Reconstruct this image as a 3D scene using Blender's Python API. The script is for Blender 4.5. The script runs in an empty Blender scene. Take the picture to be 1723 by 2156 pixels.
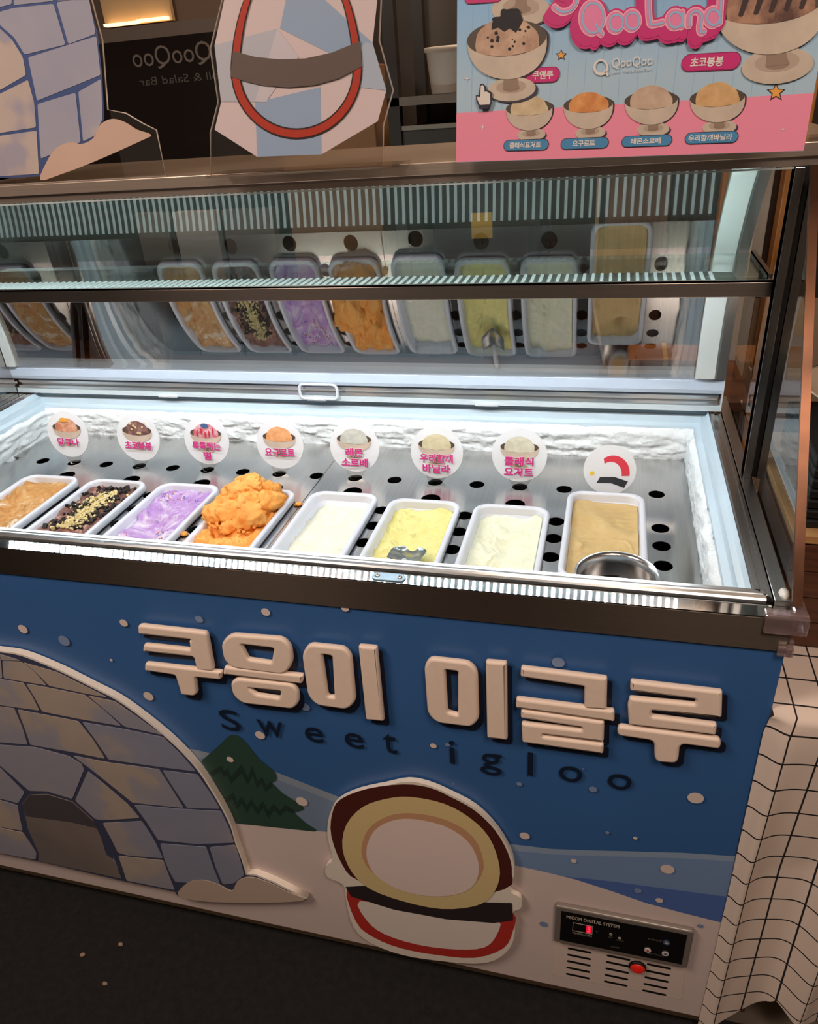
import bpy, bmesh, math, random
import numpy as np
from mathutils import Vector, Matrix, noise
from mathutils.geometry import delaunay_2d_cdt

random.seed(7)
SC = bpy.context.scene
COL = SC.collection

# ------------------------------------------------------------------ camera
CAM = np.array([-0.2867, -0.7988, 1.5300])
ROTV = np.array([0.5193, 0.2604, -0.0029])
FPX = 1561.2


def _rot(w):
    th = np.linalg.norm(w)
    k = w / th
    K = np.array([[0, -k[2], k[1]], [k[2], 0, -k[0]], [-k[1], k[0], 0]])
    return np.eye(3) + np.sin(th) * K + (1 - np.cos(th)) * K @ K


RM = _rot(ROTV) @ np.array([[1, 0, 0], [0, 0, -1], [0, 1, 0]], float)
cam_d = bpy.data.cameras.new('camera')
cam = bpy.data.objects.new('camera', cam_d)
COL.objects.link(cam)
cam_d.sensor_fit = 'HORIZONTAL'
cam_d.sensor_width = 36.0
cam_d.lens = FPX / 1723 * 36.0
cam_d.clip_start = 0.02
m = np.eye(4)
m[:3, 0] = RM[0]
m[:3, 1] = -RM[1]
m[:3, 2] = -RM[2]
m[:3, 3] = CAM
cam.matrix_world = Matrix(m.tolist())
SC.camera = cam


def ray(x, y):
    return RM.T @ np.array([(x - 861.5) / FPX, (y - 1078) / FPX, 1])


def on(x, y, ax, v):
    """where the sight line of a photo pixel meets the plane ax = v"""
    d = ray(x, y)
    i = 'xyz'.index(ax)
    return CAM + (v - CAM[i]) / d[i] * d


# ------------------------------------------------------------------ world, exposure
W = bpy.data.worlds.new('world')
SC.world = W
W.use_nodes = True
W.node_tree.nodes['Background'].inputs[0].default_value = (0.95, 0.72, 0.55, 1)
W.node_tree.nodes['Background'].inputs[1].default_value = 0.13
SC.view_settings.view_transform = 'Standard'
SC.view_settings.look = 'None'
SC.view_settings.gamma = 1
SC.view_settings.use_curve_mapping = False
SC.view_settings.exposure = 0.0
SC.cycles.max_bounces = 10
SC.cycles.transparent_max_bounces = 24
SC.cycles.sample_clamp_indirect = 4.0
SC.cycles.caustics_reflective = False


def area(name, loc, rot, sx, sy, watts, color):
    l = bpy.data.lights.new(name, 'AREA')
    l.shape = 'RECTANGLE'
    l.size, l.size_y = sx, sy
    l.energy = watts
    l.color = color
    o = bpy.data.objects.new(name, l)
    o.location = loc
    o.rotation_euler = rot
    COL.objects.link(o)
    return o


# warm ceiling lamps of the restaurant, in front of and behind the counter
area('ceiling_lamp', (-1.7, -1.05, 2.60), (math.radians(14), 0, 0), 0.7, 0.7, 30, (1.0, 0.82, 0.69))
area('ceiling_lamp', (0.2, -1.15, 2.60), (math.radians(14), 0, 0), 0.6, 0.6, 22, (1.0, 0.82, 0.69))
area('ceiling_lamp', (-0.4, 1.3, 2.68), (0, 0, 0), 0.5, 0.5, 18, (1.0, 0.70, 0.45))


# ------------------------------------------------------------------ helpers
def lin(c):
    c = c / 255.0
    return c / 12.92 if c <= 0.04045 else ((c + 0.055) / 1.055) ** 2.4


def C(r, g, b):
    return (lin(r), lin(g), lin(b), 1)


MATS = {}


class NT:
    def __init__(s, name):
        s.m = bpy.data.materials.new(name)
        s.m.use_nodes = True
        s.t = s.m.node_tree
        s.bs = s.t.nodes['Principled BSDF']
        s.out = s.t.nodes['Material Output']

    def n(s, typ, **kw):
        n = s.t.nodes.new(typ)
        for k, v in kw.items():
            setattr(n, k, v)
        return n

    def l(s, a, b):
        s.t.links.new(a, b)

    def noise(s, scale, detail=3, rough=0.5, coord='Object', stretch=None):
        tc = s.n('ShaderNodeTexCoord')
        src = tc.outputs[coord]
        if stretch:
            mp = s.n('ShaderNodeMapping')
            mp.inputs['Scale'].default_value = stretch
            s.l(src, mp.inputs[0])
            src = mp.outputs[0]
        nz = s.n('ShaderNodeTexNoise')
        nz.inputs['Scale'].default_value = scale
        nz.inputs['Detail'].default_value = detail
        nz.inputs['Roughness'].default_value = rough
        s.l(src, nz.inputs['Vector'])
        return nz.outputs['Fac']

    def ramp(s, fac, stops, interp='LINEAR'):
        r = s.n('ShaderNodeValToRGB')
        r.color_ramp.interpolation = interp
        el = r.color_ramp.elements
        while len(el) < len(stops):
            el.new(0.5)
        for e, (p, c) in zip(el, stops):
            e.position = p
            e.color = c
        s.l(fac, r.inputs[0])
        return r.outputs[0]

    def bump(s, fac, strength, dist):
        b = s.n('ShaderNodeBump')
        b.inputs['Strength'].default_value = strength
        b.inputs['Distance'].default_value = dist
        s.l(fac, b.inputs['Height'])
        s.l(b.outputs[0], s.bs.inputs['Normal'])


def mat(name, col, rough=0.5, metal=0.0, var=0.0, scale=30, bump=0.0, bscale=None, bdist=0.002, spec=0.5, sss=0.0):
    if name in MATS:
        return MATS[name]
    t = NT(name)
    t.bs.inputs['Base Color'].default_value = col
    t.bs.inputs['Roughness'].default_value = rough
    t.bs.inputs['Metallic'].default_value = metal
    t.bs.inputs['Specular IOR Level'].default_value = spec
    if sss:
        t.bs.inputs['Subsurface Weight'].default_value = sss
        t.bs.inputs['Subsurface Radius'].default_value = (0.01, 0.008, 0.006)
        t.bs.inputs['Subsurface Scale'].default_value = 0.5
    if var > 0:
        f = t.noise(scale, 4)
        lo = tuple(c * (1 - var) for c in col[:3]) + (1,)
        hi = tuple(min(1, c * (1 + var)) for c in col[:3]) + (1,)
        t.l(t.ramp(f, [(0.3, lo), (0.7, hi)]), t.bs.inputs['Base Color'])
    if bump > 0:
        t.bump(t.noise(bscale or scale * 3, 4), bump, bdist)
    MATS[name] = t.m
    return t.m


def mat_mix(name, stops, scale, rough=0.5, detail=4, stretch=None, bump=0.0, bscale=60, bdist=0.002, interp='LINEAR', metal=0.0, coord='Object'):
    if name in MATS:
        return MATS[name]
    t = NT(name)
    t.l(t.ramp(t.noise(scale, detail, 0.55, coord, stretch), stops, interp), t.bs.inputs['Base Color'])
    t.bs.inputs['Roughness'].default_value = rough
    t.bs.inputs['Metallic'].default_value = metal
    if bump:
        t.bump(t.noise(bscale, 5), bump, bdist)
    MATS[name] = t.m
    return t.m


def steel(name, col, rough, tangent, aniso=0.85, stretch=(2, 400, 400), wave=0.0, metal=1.0):
    t = NT(name)
    t.bs.inputs['Metallic'].default_value = metal
    t.bs.inputs['Roughness'].default_value = rough
    if wave:
        t.bump(t.noise(7.0, 1, 0.4, 'Object', (1, 0.2, 0.2)), 1.0, wave)
    t.bs.inputs['Anisotropic'].default_value = aniso
    v = t.n('ShaderNodeCombineXYZ')
    for i in range(3):
        v.inputs[i].default_value = tangent[i]
    t.l(v.outputs[0], t.bs.inputs['Tangent'])
    lo = tuple(c * 0.86 for c in col[:3]) + (1,)
    t.l(t.ramp(t.noise(3.0, 3, 0.5, 'Object', stretch), [(0.3, lo), (0.7, col)]), t.bs.inputs['Base Color'])
    MATS[name] = t.m
    return t.m


def glass(name, tint, base, fres, rough=0.0, gcol=(1, 1, 1, 1)):
    """thin pane: clear, with a mirror share that grows at grazing angles"""
    t = NT(name)
    t.t.nodes.remove(t.bs)
    tr = t.n('ShaderNodeBsdfTransparent')
    tr.inputs[0].default_value = tint
    gl = t.n('ShaderNodeBsdfGlossy')
    gl.inputs['Roughness'].default_value = rough
    gl.inputs['Color'].default_value = gcol
    lw = t.n('ShaderNodeLayerWeight')
    lw.inputs[0].default_value = 0.35
    mm = t.n('ShaderNodeMath', operation='MULTIPLY_ADD')
    mm.use_clamp = True
    t.l(lw.outputs['Fresnel'], mm.inputs[0])
    mm.inputs[1].default_value = fres
    mm.inputs[2].default_value = base
    mx = t.n('ShaderNodeMixShader')
    t.l(mm.outputs[0], mx.inputs[0])
    t.l(tr.outputs[0], mx.inputs[1])
    t.l(gl.outputs[0], mx.inputs[2])
    t.l(mx.outputs[0], t.out.inputs[0])
    MATS[name] = t.m
    return t.m


def emit(name, col, strength):
    t = NT(name)
    t.bs.inputs['Base Color'].default_value = col
    t.bs.inputs['Emission Color'].default_value = col
    t.bs.inputs['Emission Strength'].default_value = strength
    MATS[name] = t.m
    return t.m


def rootof(o):
    while o is not None and o.parent is not None:
        o = o.parent
    return o


def tag(o, label=None, cat=None, group=None, kind=None):
    if label:
        o['label'] = label
    if cat:
        o['category'] = cat
    if group:
        o['group'] = group
    if kind:
        o['kind'] = kind
    return o


def thing(name, label, cat, loc, group=None):
    o = bpy.data.objects.new(name, None)
    o.empty_display_size = 0.05
    o.location = loc
    COL.objects.link(o)
    return tag(o, label, cat, group)


def link(name, me, mt, parent=None, origin=None, smooth=False):
    """world-space mesh -> object under parent (all offsets live on the root)"""
    r = rootof(parent)
    off = Vector(r.location) if r is not None else Vector(origin or (0, 0, 0))
    if off.length > 0:
        me.transform(Matrix.Translation(-off))
    if mt is not None:
        me.materials.clear()
        me.materials.append(mt)
    if smooth:
        for p in me.polygons:
            p.use_smooth = True
    o = bpy.data.objects.new(name, me)
    COL.objects.link(o)
    if parent is not None:
        o.parent = parent
    else:
        o.location = off
    return o


def from_bm(bm):
    me = bpy.data.meshes.new('mesh')
    bm.normal_update()
    bm.to_mesh(me)
    bm.free()
    return me


def box_bm(bm, a, b, bevel=0.0, seg=2):
    a, b = Vector(a), Vector(b)
    r = bmesh.ops.create_cube(bm, size=1)
    vs = r['verts']
    mid, d = (a + b) / 2, (b - a)
    for v in vs:
        v.co = Vector((v.co.x * d.x, v.co.y * d.y, v.co.z * d.z)) + mid
    if bevel > 0:
        es = list({e for v in vs for e in v.link_edges})
        bmesh.ops.bevel(bm, geom=es, offset=bevel, segments=seg, profile=0.5, affect='EDGES')


def box(name, a, b, mt, parent=None, bevel=0.0, seg=2, origin=None):
    bm = bmesh.new()
    box_bm(bm, a, b, bevel, seg)
    return link(name, from_bm(bm), mt, parent, origin)


def prism_x(name, prof, x0, x1, mt, parent=None):
    """profile in (y, z) swept along x"""
    bm = bmesh.new()
    A = [bm.verts.new((x0, y, z)) for y, z in prof]
    B = [bm.verts.new((x1, y, z)) for y, z in prof]
    n = len(prof)
    for i in range(n):
        bm.faces.new((A[i], A[(i + 1) % n], B[(i + 1) % n], B[i]))
    bm.faces.new(A[::-1])
    bm.faces.new(B)
    bmesh.ops.recalc_face_normals(bm, faces=bm.faces)
    return link(name, from_bm(bm), mt, parent)


def tube(name, pts, r, mt, parent=None, seg=8, closed=False, origin=None):
    bm = bmesh.new()
    P = [Vector(p) for p in pts]
    n = len(P)
    rings = []
    prev = None
    for i, p in enumerate(P):
        a = P[i - 1] if (i > 0 or closed) else P[i]
        b = P[(i + 1) % n] if (i < n - 1 or closed) else P[i]
        d = (b - a).normalized()
        if prev is None:
            u = d.orthogonal().normalized()
        else:
            u = (prev - d * prev.dot(d)).normalized()
        prev = u
        v = d.cross(u)
        rr = r[i] if isinstance(r, (list, tuple)) else r
        rings.append([bm.verts.new(p + (u * math.cos(t) + v * math.sin(t)) * rr) for t in [2 * math.pi * k / seg for k in range(seg)]])
    for i in range(n if closed else n - 1):
        A, B = rings[i], rings[(i + 1) % n]
        for k in range(seg):
            bm.faces.new((A[k], A[(k + 1) % seg], B[(k + 1) % seg], B[k]))
    if not closed:
        bm.faces.new(rings[0][::-1])
        bm.faces.new(rings[-1])
    bmesh.ops.recalc_face_normals(bm, faces=bm.faces)
    return link(name, from_bm(bm), mt, parent, origin, smooth=True)


def lathe(name, prof, center, mt, parent=None, seg=40, origin=None):
    bm = bmesh.new()
    c = Vector(center)
    rings = []
    for r, z in prof:
        if r < 1e-6:
            rings.append([bm.verts.new(c + Vector((0, 0, z)))])
        else:
            rings.append([bm.verts.new(c + Vector((r * math.cos(t), r * math.sin(t), z))) for t in [2 * math.pi * k / seg for k in range(seg)]])
    for A, B in zip(rings, rings[1:]):
        for k in range(seg):
            if len(A) == 1 and len(B) == 1:
                continue
            if len(A) == 1:
                bm.faces.new((A[0], B[(k + 1) % seg], B[k]))
            elif len(B) == 1:
                bm.faces.new((A[k], A[(k + 1) % seg], B[0]))
            else:
                bm.faces.new((A[k], A[(k + 1) % seg], B[(k + 1) % seg], B[k]))
    bmesh.ops.recalc_face_normals(bm, faces=bm.faces)
    return link(name, from_bm(bm), mt, parent, origin, smooth=True)


class Plane:
    """a flat place in the scene; N points towards its viewers"""

    def __init__(s, O, U, V):
        s.O, s.U = np.array(O, float), np.array(U, float)
        s.U /= np.linalg.norm(s.U)
        V = np.array(V, float)
        V -= s.U * (V @ s.U)
        s.V = V / np.linalg.norm(V)
        s.N = np.cross(s.U, s.V)

    def px(s, x, y, d=0.0):
        r = ray(x, y)
        O = s.O + s.N * d
        t = ((O - CAM) @ s.N) / (r @ s.N)
        P = CAM + t * r - O
        return (P @ s.U, P @ s.V)

    def w(s, u, v, d=0.0):
        return s.O + s.U * u + s.V * v + s.N * d

    def mtx(s, d=0.0):
        M = np.eye(4)
        M[:3, 0], M[:3, 1], M[:3, 2] = s.U, s.V, s.N
        M[:3, 3] = s.O + s.N * d
        return Matrix(M.tolist())


def curve_mesh(cu):
    o = bpy.data.objects.new('tmp', cu)
    COL.objects.link(o)
    dg = bpy.context.evaluated_depsgraph_get()
    me = bpy.data.meshes.new_from_object(o.evaluated_get(dg))
    bpy.data.objects.remove(o)
    bpy.data.curves.remove(cu)
    return me


def rounded(pts, r, seg=4):
    """polygon with its corners rounded; r a number or one per corner"""
    out = []
    n = len(pts)
    for i in range(n):
        p = Vector(pts[i]).to_2d()
        a = Vector(pts[i - 1]).to_2d()
        b = Vector(pts[(i + 1) % n]).to_2d()
        ri = r[i] if isinstance(r, (list, tuple)) else r
        da, db = (a - p), (b - p)
        ri = min(ri, da.length * 0.45, db.length * 0.45)
        if ri < 1e-6:
            out.append(tuple(p))
            continue
        s0, s1 = p + da.normalized() * ri, p + db.normalized() * ri
        for k in range(seg + 1):
            t = k / seg
            q = s0 * (1 - t) ** 2 + p * 2 * t * (1 - t) + s1 * t ** 2
            out.append((q.x, q.y))
    return out


def smooth_loop(pts, sub=4, closed=True):
    """Catmull-Rom through the points"""
    n = len(pts)
    out = []
    rng = range(n) if closed else range(n - 1)
    for i in rng:
        p = [Vector(pts[j % n] if closed else pts[min(max(j, 0), n - 1)]).to_2d() for j in (i - 1, i, i + 1, i + 2)]
        for k in range(sub):
            t = k / sub
            q = 0.5 * ((2 * p[1]) + (p[2] - p[0]) * t + (2 * p[0] - 5 * p[1] + 4 * p[2] - p[3]) * t * t + (3 * p[1] - p[0] - 3 * p[2] + p[3]) * t ** 3)
            out.append((q.x, q.y))
    if not closed:
        out.append(tuple(pts[-1][:2]))
    return out


def shape(name, loops, plane, d0, depth, mt, parent=None, bevel=0.0, origin=None, seg=2):
    """filled outline(s) (holes by even-odd) lying on a plane from height d0 to d0+depth"""
    cu = bpy.data.curves.new('c', 'CURVE')
    cu.dimensions = '2D'
    cu.fill_mode = 'BOTH'
    cu.extrude = max(depth / 2 - bevel, 0)
    cu.bevel_depth = bevel
    cu.bevel_resolution = seg
    cu.offset = -bevel
    for lp in loops:
        sp = cu.splines.new('POLY')
        sp.points.add(len(lp) - 1)
        for q, (u, v) in zip(sp.points, lp):
            q.co = (u, v, 0, 1)
        sp.use_cyclic_u = True
    me = curve_mesh(cu)
    me.transform(plane.mtx(d0 + depth / 2))
    return link(name, me, mt, parent, origin)


def circle(u, v, r, n=24, ry=None):
    ry = ry or r
    return [(u + r * math.cos(2 * math.pi * k / n), v + ry * math.sin(2 * math.pi * k / n)) for k in range(n)]


def text(name, s, plane, bl, br, h, d, mt, parent=None, bold=0.0, depth=0.0, flip=False, spacing=1.0, origin=None, skew=0.0):
    """lettering whose outline box runs from bl to br (plane coords) with height h"""
    cu = bpy.data.curves.new('t', 'FONT')
    cu.body = s
    cu.offset = bold
    cu.space_character = spacing
    cu.resolution_u = 3
    if depth:
        cu.extrude = 0.5
    me = curve_mesh(cu)
    co = np.empty(len(me.vertices) * 3)
    me.vertices.foreach_get('co', co)
    co = co.reshape(-1, 3)
    lo, hi = co.min(0), co.max(0)
    q = (co - lo) / np.maximum(hi - lo, 1e-6)
    if flip:
        q[:, 0] = 1 - q[:, 0]
    bl, br = np.array(bl, float), np.array(br, float)
    e = br - bl
    nn = np.array([-e[1], e[0]]) / np.linalg.norm(e)
    uv = bl + q[:, :1] * e + q[:, 1:2] * (nn * h + np.array([skew * h, 0]))
    ww = plane.O + uv[:, :1] * plane.U + uv[:, 1:2] * plane.V + (d + (q[:, 2:3] * depth if depth else 0)) * plane.N
    me.vertices.foreach_set('co', ww.ravel())
    if flip:
        me.flip_normals()
    return link(name, me, mt, parent, origin)


def text_px(name, s, plane, blpx, brpx, tlpx, d, mt, parent=None, bold=0.0, **kw):
    bl, br, tl = plane.px(*blpx), plane.px(*brpx), plane.px(*tlpx)
    e = np.array(br) - np.array(bl)
    nn = np.array([-e[1], e[0]]) / np.linalg.norm(e)
    h = abs((np.array(tl) - np.array(bl)) @ nn)
    return text(name, s, plane, bl, br, h, d, mt, parent, bold, **kw)


# ------------------------------------------------------------------ materials
M_black = mat('black', C(14, 13, 13), 0.5)
M_dark = mat('dark_gap', C(20, 17, 16), 0.7)
M_white = mat('white_plastic', C(226, 230, 234), 0.35)
M_whitep = mat('white_print', C(232, 222, 214), 0.55)
M_foam = mat('foam_white', C(240, 228, 214), 0.6, var=0.03, scale=60)
M_blue = mat('blue_print', C(58, 102, 160), 0.42, var=0.05, scale=3)
M_snow = mat('snow_print', C(222, 203, 198), 0.5, var=0.02, scale=5)
M_steel_x = steel('brushed_steel', (0.62, 0.59, 0.56, 1), 0.32, (0, 1, 0), 0.8, (2, 300, 300))
M_steel_led = steel('brushed_ledge', (0.80, 0.83, 0.84, 1), 0.075, (0, 1, 0), 1.0, (3, 300, 300), 0.0004)
M_steel_band = steel('brushed_band', (0.34, 0.27, 0.22, 1), 0.34, (0, 0, 1), 0.85, (2, 300, 500))
M_steel_y = steel('brushed_steel_side', (0.60, 0.58, 0.56, 1), 0.25, (1, 0, 0), 0.7, (300, 2, 300))
M_steel_z = steel('brushed_post', (0.30, 0.28, 0.27, 1), 0.28, (1, 0, 0), 0.6, (300, 300, 2))
M_alu = mat('aluminium', (0.80, 0.83, 0.85, 1), 0.28, 1.0)
M_plate = steel('perforated_steel', (0.78, 0.79, 0.79, 1), 0.20, (0, 1, 0), 0.97, (200, 2, 200))
M_chrome = mat('polished_steel', (0.74, 0.73, 0.72, 1), 0.24, 1.0)
M_frost = mat('frost', C(240, 246, 248), 0.75, var=0.03, scale=90, bump=0.6, bscale=140, bdist=0.004)
M_liner = mat('liner_plastic', C(205, 224, 236), 0.3)
M_lid = glass('lid_acrylic', (0.66, 0.62, 0.58, 1), 0.25, 0.30, 0.012)
M_side = glass('side_glass', (0.86, 0.90, 0.90, 1), 0.10, 0.55)
M_shelfg = glass('shelf_glass', (0.86, 0.94, 0.92, 1), 0.05, 0.30)
M_acryl = glass('clear_acrylic', (0.93, 0.91, 0.89, 1), 0.05, 0.35)
M_acryl_edge = mat('acrylic_edge', C(196, 182, 170), 0.2)
M_guard = glass('guard_plastic', (0.90, 0.82, 0.82, 1), 0.16, 0.55, 0.10)
_t = M_guard.node_tree
_df = _t.nodes.new('ShaderNodeBsdfDiffuse')
_df.inputs[0].default_value = C(226, 196, 196)
_mx = _t.nodes.new('ShaderNodeMixShader')
_mx.inputs[0].default_value = 0.12
_o = _t.nodes['Material Output']
_t.links.new(_o.inputs[0].links[0].from_socket, _mx.inputs[1])
_t.links.new(_df.outputs[0], _mx.inputs[2])
_t.links.new(_mx.outputs[0], _o.inputs[0])
M_copper = mat('polished_edge', C(88, 56, 38), 0.30, 0.8, var=0.5, scale=9)
M_chip = emit('led_chip', (0.84, 0.95, 1.0, 1), 340)
M_wood = mat_mix('dark_wood', [(0.3, C(66, 38, 24)), (0.7, C(104, 62, 38))], 4, 0.45, 5, (1.5, 6, 40))
M_woodlite = mat_mix('light_wood', [(0.3, C(176, 128, 78)), (0.7, C(204, 158, 104))], 4, 0.5, 5, (1.5, 6, 40))
M_woodpanel = mat_mix('wood_panel', [(0.3, C(96, 66, 46)), (0.7, C(136, 98, 70))], 5, 0.5, 5, (40, 6, 1.5))
M_orange = mat_mix('orange_wood', [(0.3, C(186, 118, 50)), (0.7, C(216, 144, 68))], 5, 0.4, 5, (40, 6, 1.5))
M_magenta = mat('magenta_print', C(206, 34, 118), 0.5)
M_magtext = mat('magenta_text', C(214, 46, 132), 0.5)
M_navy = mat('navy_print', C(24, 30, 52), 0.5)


# ------------------------------------------------------------------ room
def room():
    carpet = mat_mix('carpet', [(0.3, C(16, 14, 14)), (0.7, C(33, 29, 29))], 60, 0.95, 6, None, 0.9, 420, 0.004)
    tile = mat_mix('stone_tile', [(0.3, C(92, 82, 72)), (0.7, C(120, 108, 96))], 9, 0.5, 5)
    tag(box('floor', (-4, -4, -0.1), (3, 3, 0), carpet), kind='structure')
    tag(box('floor_tiles', (0.0, 0.03, 0.0), (1.6, 2.3, 0.002), tile), kind='structure')
    wallm = mat_mix('dark_wall', [(0.3, C(50, 42, 38)), (0.7, C(66, 56, 50))], 3, 0.5)
    tag(box('wall_back', (-4, 2.3, 0), (3, 2.4, 2.8), wallm), kind='structure')
    tag(box('wall_right', (1.6, -4, 0), (1.7, 2.3, 2.8), mat('beige_wall', C(176, 150, 126), 0.7, var=0.05)), kind='structure')
    tag(box('wall_left', (-4.1, -4, 0), (-4, 2.3, 2.8), mat('brown_wall', C(90, 72, 60), 0.7, var=0.05)), kind='structure')
    tag(box('ceiling', (-4, -4, 2.8), (3, 2.3, 2.9), mat('ceiling_paint', C(120, 100, 86), 0.8)), kind='structure')


room()

# ------------------------------------------------------------------ the freezer cabinet
XL, XR = -1.76, -0.0512
ZB, ZT, ZP = 0.8986, 0.95, 0.052
FP = Plane((0, 0, 0), (1, 0, 0), (0, 0, 1))
FRZ = thing('ice_cream_freezer', 'long white chest freezer with blue igloo mural front and steel rim', 'freezer', (-0.9, 0.36, 0))
PLATE = 0.86


def freezer():
    R = FRZ
    box('front_panel', (XL, 0.0, ZP), (XR, 0.02, ZB), M_blue, R)
    side = mat('cabinet_white', C(214, 204, 196), 0.45)
    box('side_panel', (XR - 0.02, 0.021, ZP), (XR, 0.72, ZB + 0.045), side, R)
    box('side_panel', (XL, 0.021, ZP), (XL + 0.02, 0.72, ZB + 0.045), side, R)
    box('back_panel', (XL + 0.021, 0.70, ZP), (XR - 0.021, 0.72, ZB + 0.045), side, R)
    box('base', (XL + 0.03, 0.03, 0.012), (XR - 0.03, 0.69, ZP), M_dark, R)
    for x in (XL + 0.1, -0.9, XR - 0.1):
        for y in (0.08, 0.64):
            lathe('foot', [(0, 0), (0.02, 0), (0.02, 0.006), (0.012, 0.012), (0, 0.012)], (x, y, 0), M_black, R, 16)
    box('bottom_strip', (XL, -0.002, ZP - 0.012), (XR, 0.02, ZP), mat('bottom_strip', C(120, 98, 78), 0.4, 0.6), R)
    # steel band round the front and its bright top ledge
    box('front_band', (XL, -0.004, ZB), (XR, 0.018, ZT - 0.002), M_steel_band, R, 0.0008)
    box('front_ledge', (XL, -0.004, ZT - 0.002), (XR, 0.0195, ZT), M_steel_led, R)
    box('rail_gap', (XL, 0.0195, ZT - 0.02), (XR - 0.02, 0.0235, ZT - 0.001), M_dark, R)
    prism_x('front_rail', [(0.0235, 0.935), (0.0235, 0.9535), (0.0255, 0.956), (0.030, 0.957), (0.0305, 0.9555), (0.036, 0.9555), (0.0365, 0.957),
                           (0.043, 0.957), (0.046, 0.954), (0.046, 0.935)], XL + 0.03, -0.078, M_alu, R)
    # mitred side rail on the right and left
    def rail_y(x0, x1, y0, y1, sgn):
        bm = bmesh.new()
        prof = [(0, 0.935), (0, 0.954), (0.003, 0.957), (0.009, 0.957), (0.010, 0.9555), (0.0155, 0.9555), (0.0165, 0.957), (0.021, 0.957), (0.0225, 0.9545), (0.0225, 0.935)]
        A = [bm.verts.new((x0 + sgn * d, y0 - d * 0.9, z)) for d, z in prof]
        B = [bm.verts.new((x0 + sgn * d, y1 + d * 0.6, z)) for d, z in prof]
        n = len(prof)
        for i in range(n):
            bm.faces.new((A[i], A[(i + 1) % n], B[(i + 1) % n], B[i]))
        bm.faces.new(A[::-1])
        bm.faces.new(B)
        bmesh.ops.recalc_face_normals(bm, faces=bm.faces)
        link('side_rail', from_bm(bm), M_steel_y, R)
    rail_y(-0.0925, None, 0.0455, 0.655, 1)
    rail_y(-1.640, None, 0.0455, 0.655, -1)
    box('side_ledge', (-0.0695, 0.02, 0.93), (XR, 0.72, 0.9575), M_steel_y, R, 0.0008)
    box('side_ledge', (XL, 0.02, 0.93), (-1.6635, 0.72, 0.9575), M_steel_y, R, 0.0008)
    box('rear_ledge', (-1.6635, 0.655, 0.93), (-0.070, 0.70, 0.958), M_steel_x, R, 0.001)
    # inner liner: pale plastic collar then frosted walls
    bm = bmesh.new()
    xa, xb, ya, yb = -1.640, -0.0925, 0.046, 0.655
    levels = [(0.0, 0.955), (0.004, 0.945), (0.012, 0.943), (0.014, 0.930), (0.024, 0.926), (0.028, 0.900)]
    rings = []
    for d, z in levels:
        rings.append([bm.verts.new(p) for p in ((xa + d, ya + d * 0.2, z), (xb - d, ya + d * 0.2, z), (xb - d, yb - d, z), (xa + d, yb - d, z))])
    for A, B in zip(rings, rings[1:]):
        for k in range(4):
            bm.faces.new((A[k], A[(k + 1) % 4], B[(k + 1) % 4], B[k]))
    link('liner', from_bm(bm), M_liner, R)
    # frost walls with lumpy ice
    def frost(name, p0, p1, nx, inward):
        bm = bmesh.new()
        p0, p1, inward = Vector(p0), Vector(p1), Vector(inward)
        nz = 26
        G = []
        for i in range(nx + 1):
            row = []
            for j in range(nz + 1):
                b = p0.lerp(p1, i / nx)
                z = 0.922 + (0.845 - 0.922) * j / nz
                q = Vector((b.x, b.y, z))
                a = noise.fractal(q * 26 + Vector((0, 0, z * 60)), 1.0, 2.0, 4) * 0.0045
                a += abs(noise.noise(q * 110)) * 0.0035
                top = max(0, 1 - j / 3.5)
                a += 0.007 + 0.006 * math.sin(min(1, j / 5) * math.pi / 2) - 0.006 * top
                row.append(bm.verts.new(q + inward * a))
            G.append(row)
        for i in range(nx):
            for j in range(nz):
                bm.faces.new((G[i][j], G[i + 1][j], G[i + 1][j + 1], G[i][j + 1]))
        bmesh.ops.recalc_face_normals(bm, faces=bm.faces)
        link(name, from_bm(bm), M_frost, R, smooth=True)
    frost('frost_wall', (-1.640, 0.632, 0), (-0.105, 0.632, 0), 300, (0, -1, 0))
    frost('frost_wall', (-0.113, 0.635, 0), (-0.113, 0.05, 0), 130, (-1, 0, 0))
    frost('frost_wall', (-1.622, 0.05, 0), (-1.622, 0.635, 0), 130, (1, 0, 0))
    box('inner_floor', (-1.63, 0.05, 0.70), (-0.10, 0.65, 0.71), M_dark, R)
    box('inner_wall', (-1.63, 0.046, 0.70), (-0.10, 0.05, 0.945), M_liner, R)
    # rounded latch plate with two screws on the ledge
    LP = Plane((0, 0, ZT), (1, 0, 0), (0, 1, 0))
    cap = lambda x0, x1, y, r: [(x1 + r * math.cos(a), y + r * math.sin(a)) for a in np.linspace(-math.pi / 2, math.pi / 2, 12)] + \
                               [(x0 + r * math.cos(a), y + r * math.sin(a)) for a in np.linspace(math.pi / 2, 1.5 * math.pi, 12)]
    lt = shape('latch_plate', [cap(-0.577, -0.545, 0.0075, 0.0085)], LP, 0.0, 0.002, mat('latch_blue_grey', C(150, 178, 196), 0.35, 0.3), R, 0.0006)
    for x in (-0.577, -0.545):
        s = lathe('screw', [(0, 0.0045), (0.002, 0.0042), (0.0034, 0.003), (0.0036, 0.002)], (x, 0.0075, ZT), M_chrome, lt, 14)
        lathe('screw_socket', [(0, 0.0048), (0.0011, 0.0047)], (x, 0.0075, ZT), M_dark, lt, 8)
    # perforated plates that carry the tubs
    def rrect(cx, cy, hx, hy, r, n=6):
        o = []
        for sx, sy, a0 in ((1, 1, 0), (-1, 1, 90), (-1, -1, 180), (1, -1, 270)):
            for k in range(n + 1):
                a = math.radians(a0 + 90 * k / n)
                o.append((cx + sx * (hx - r) + r * math.cos(a), cy + sy * (hy - r) + r * math.sin(a)))
        return o
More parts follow.
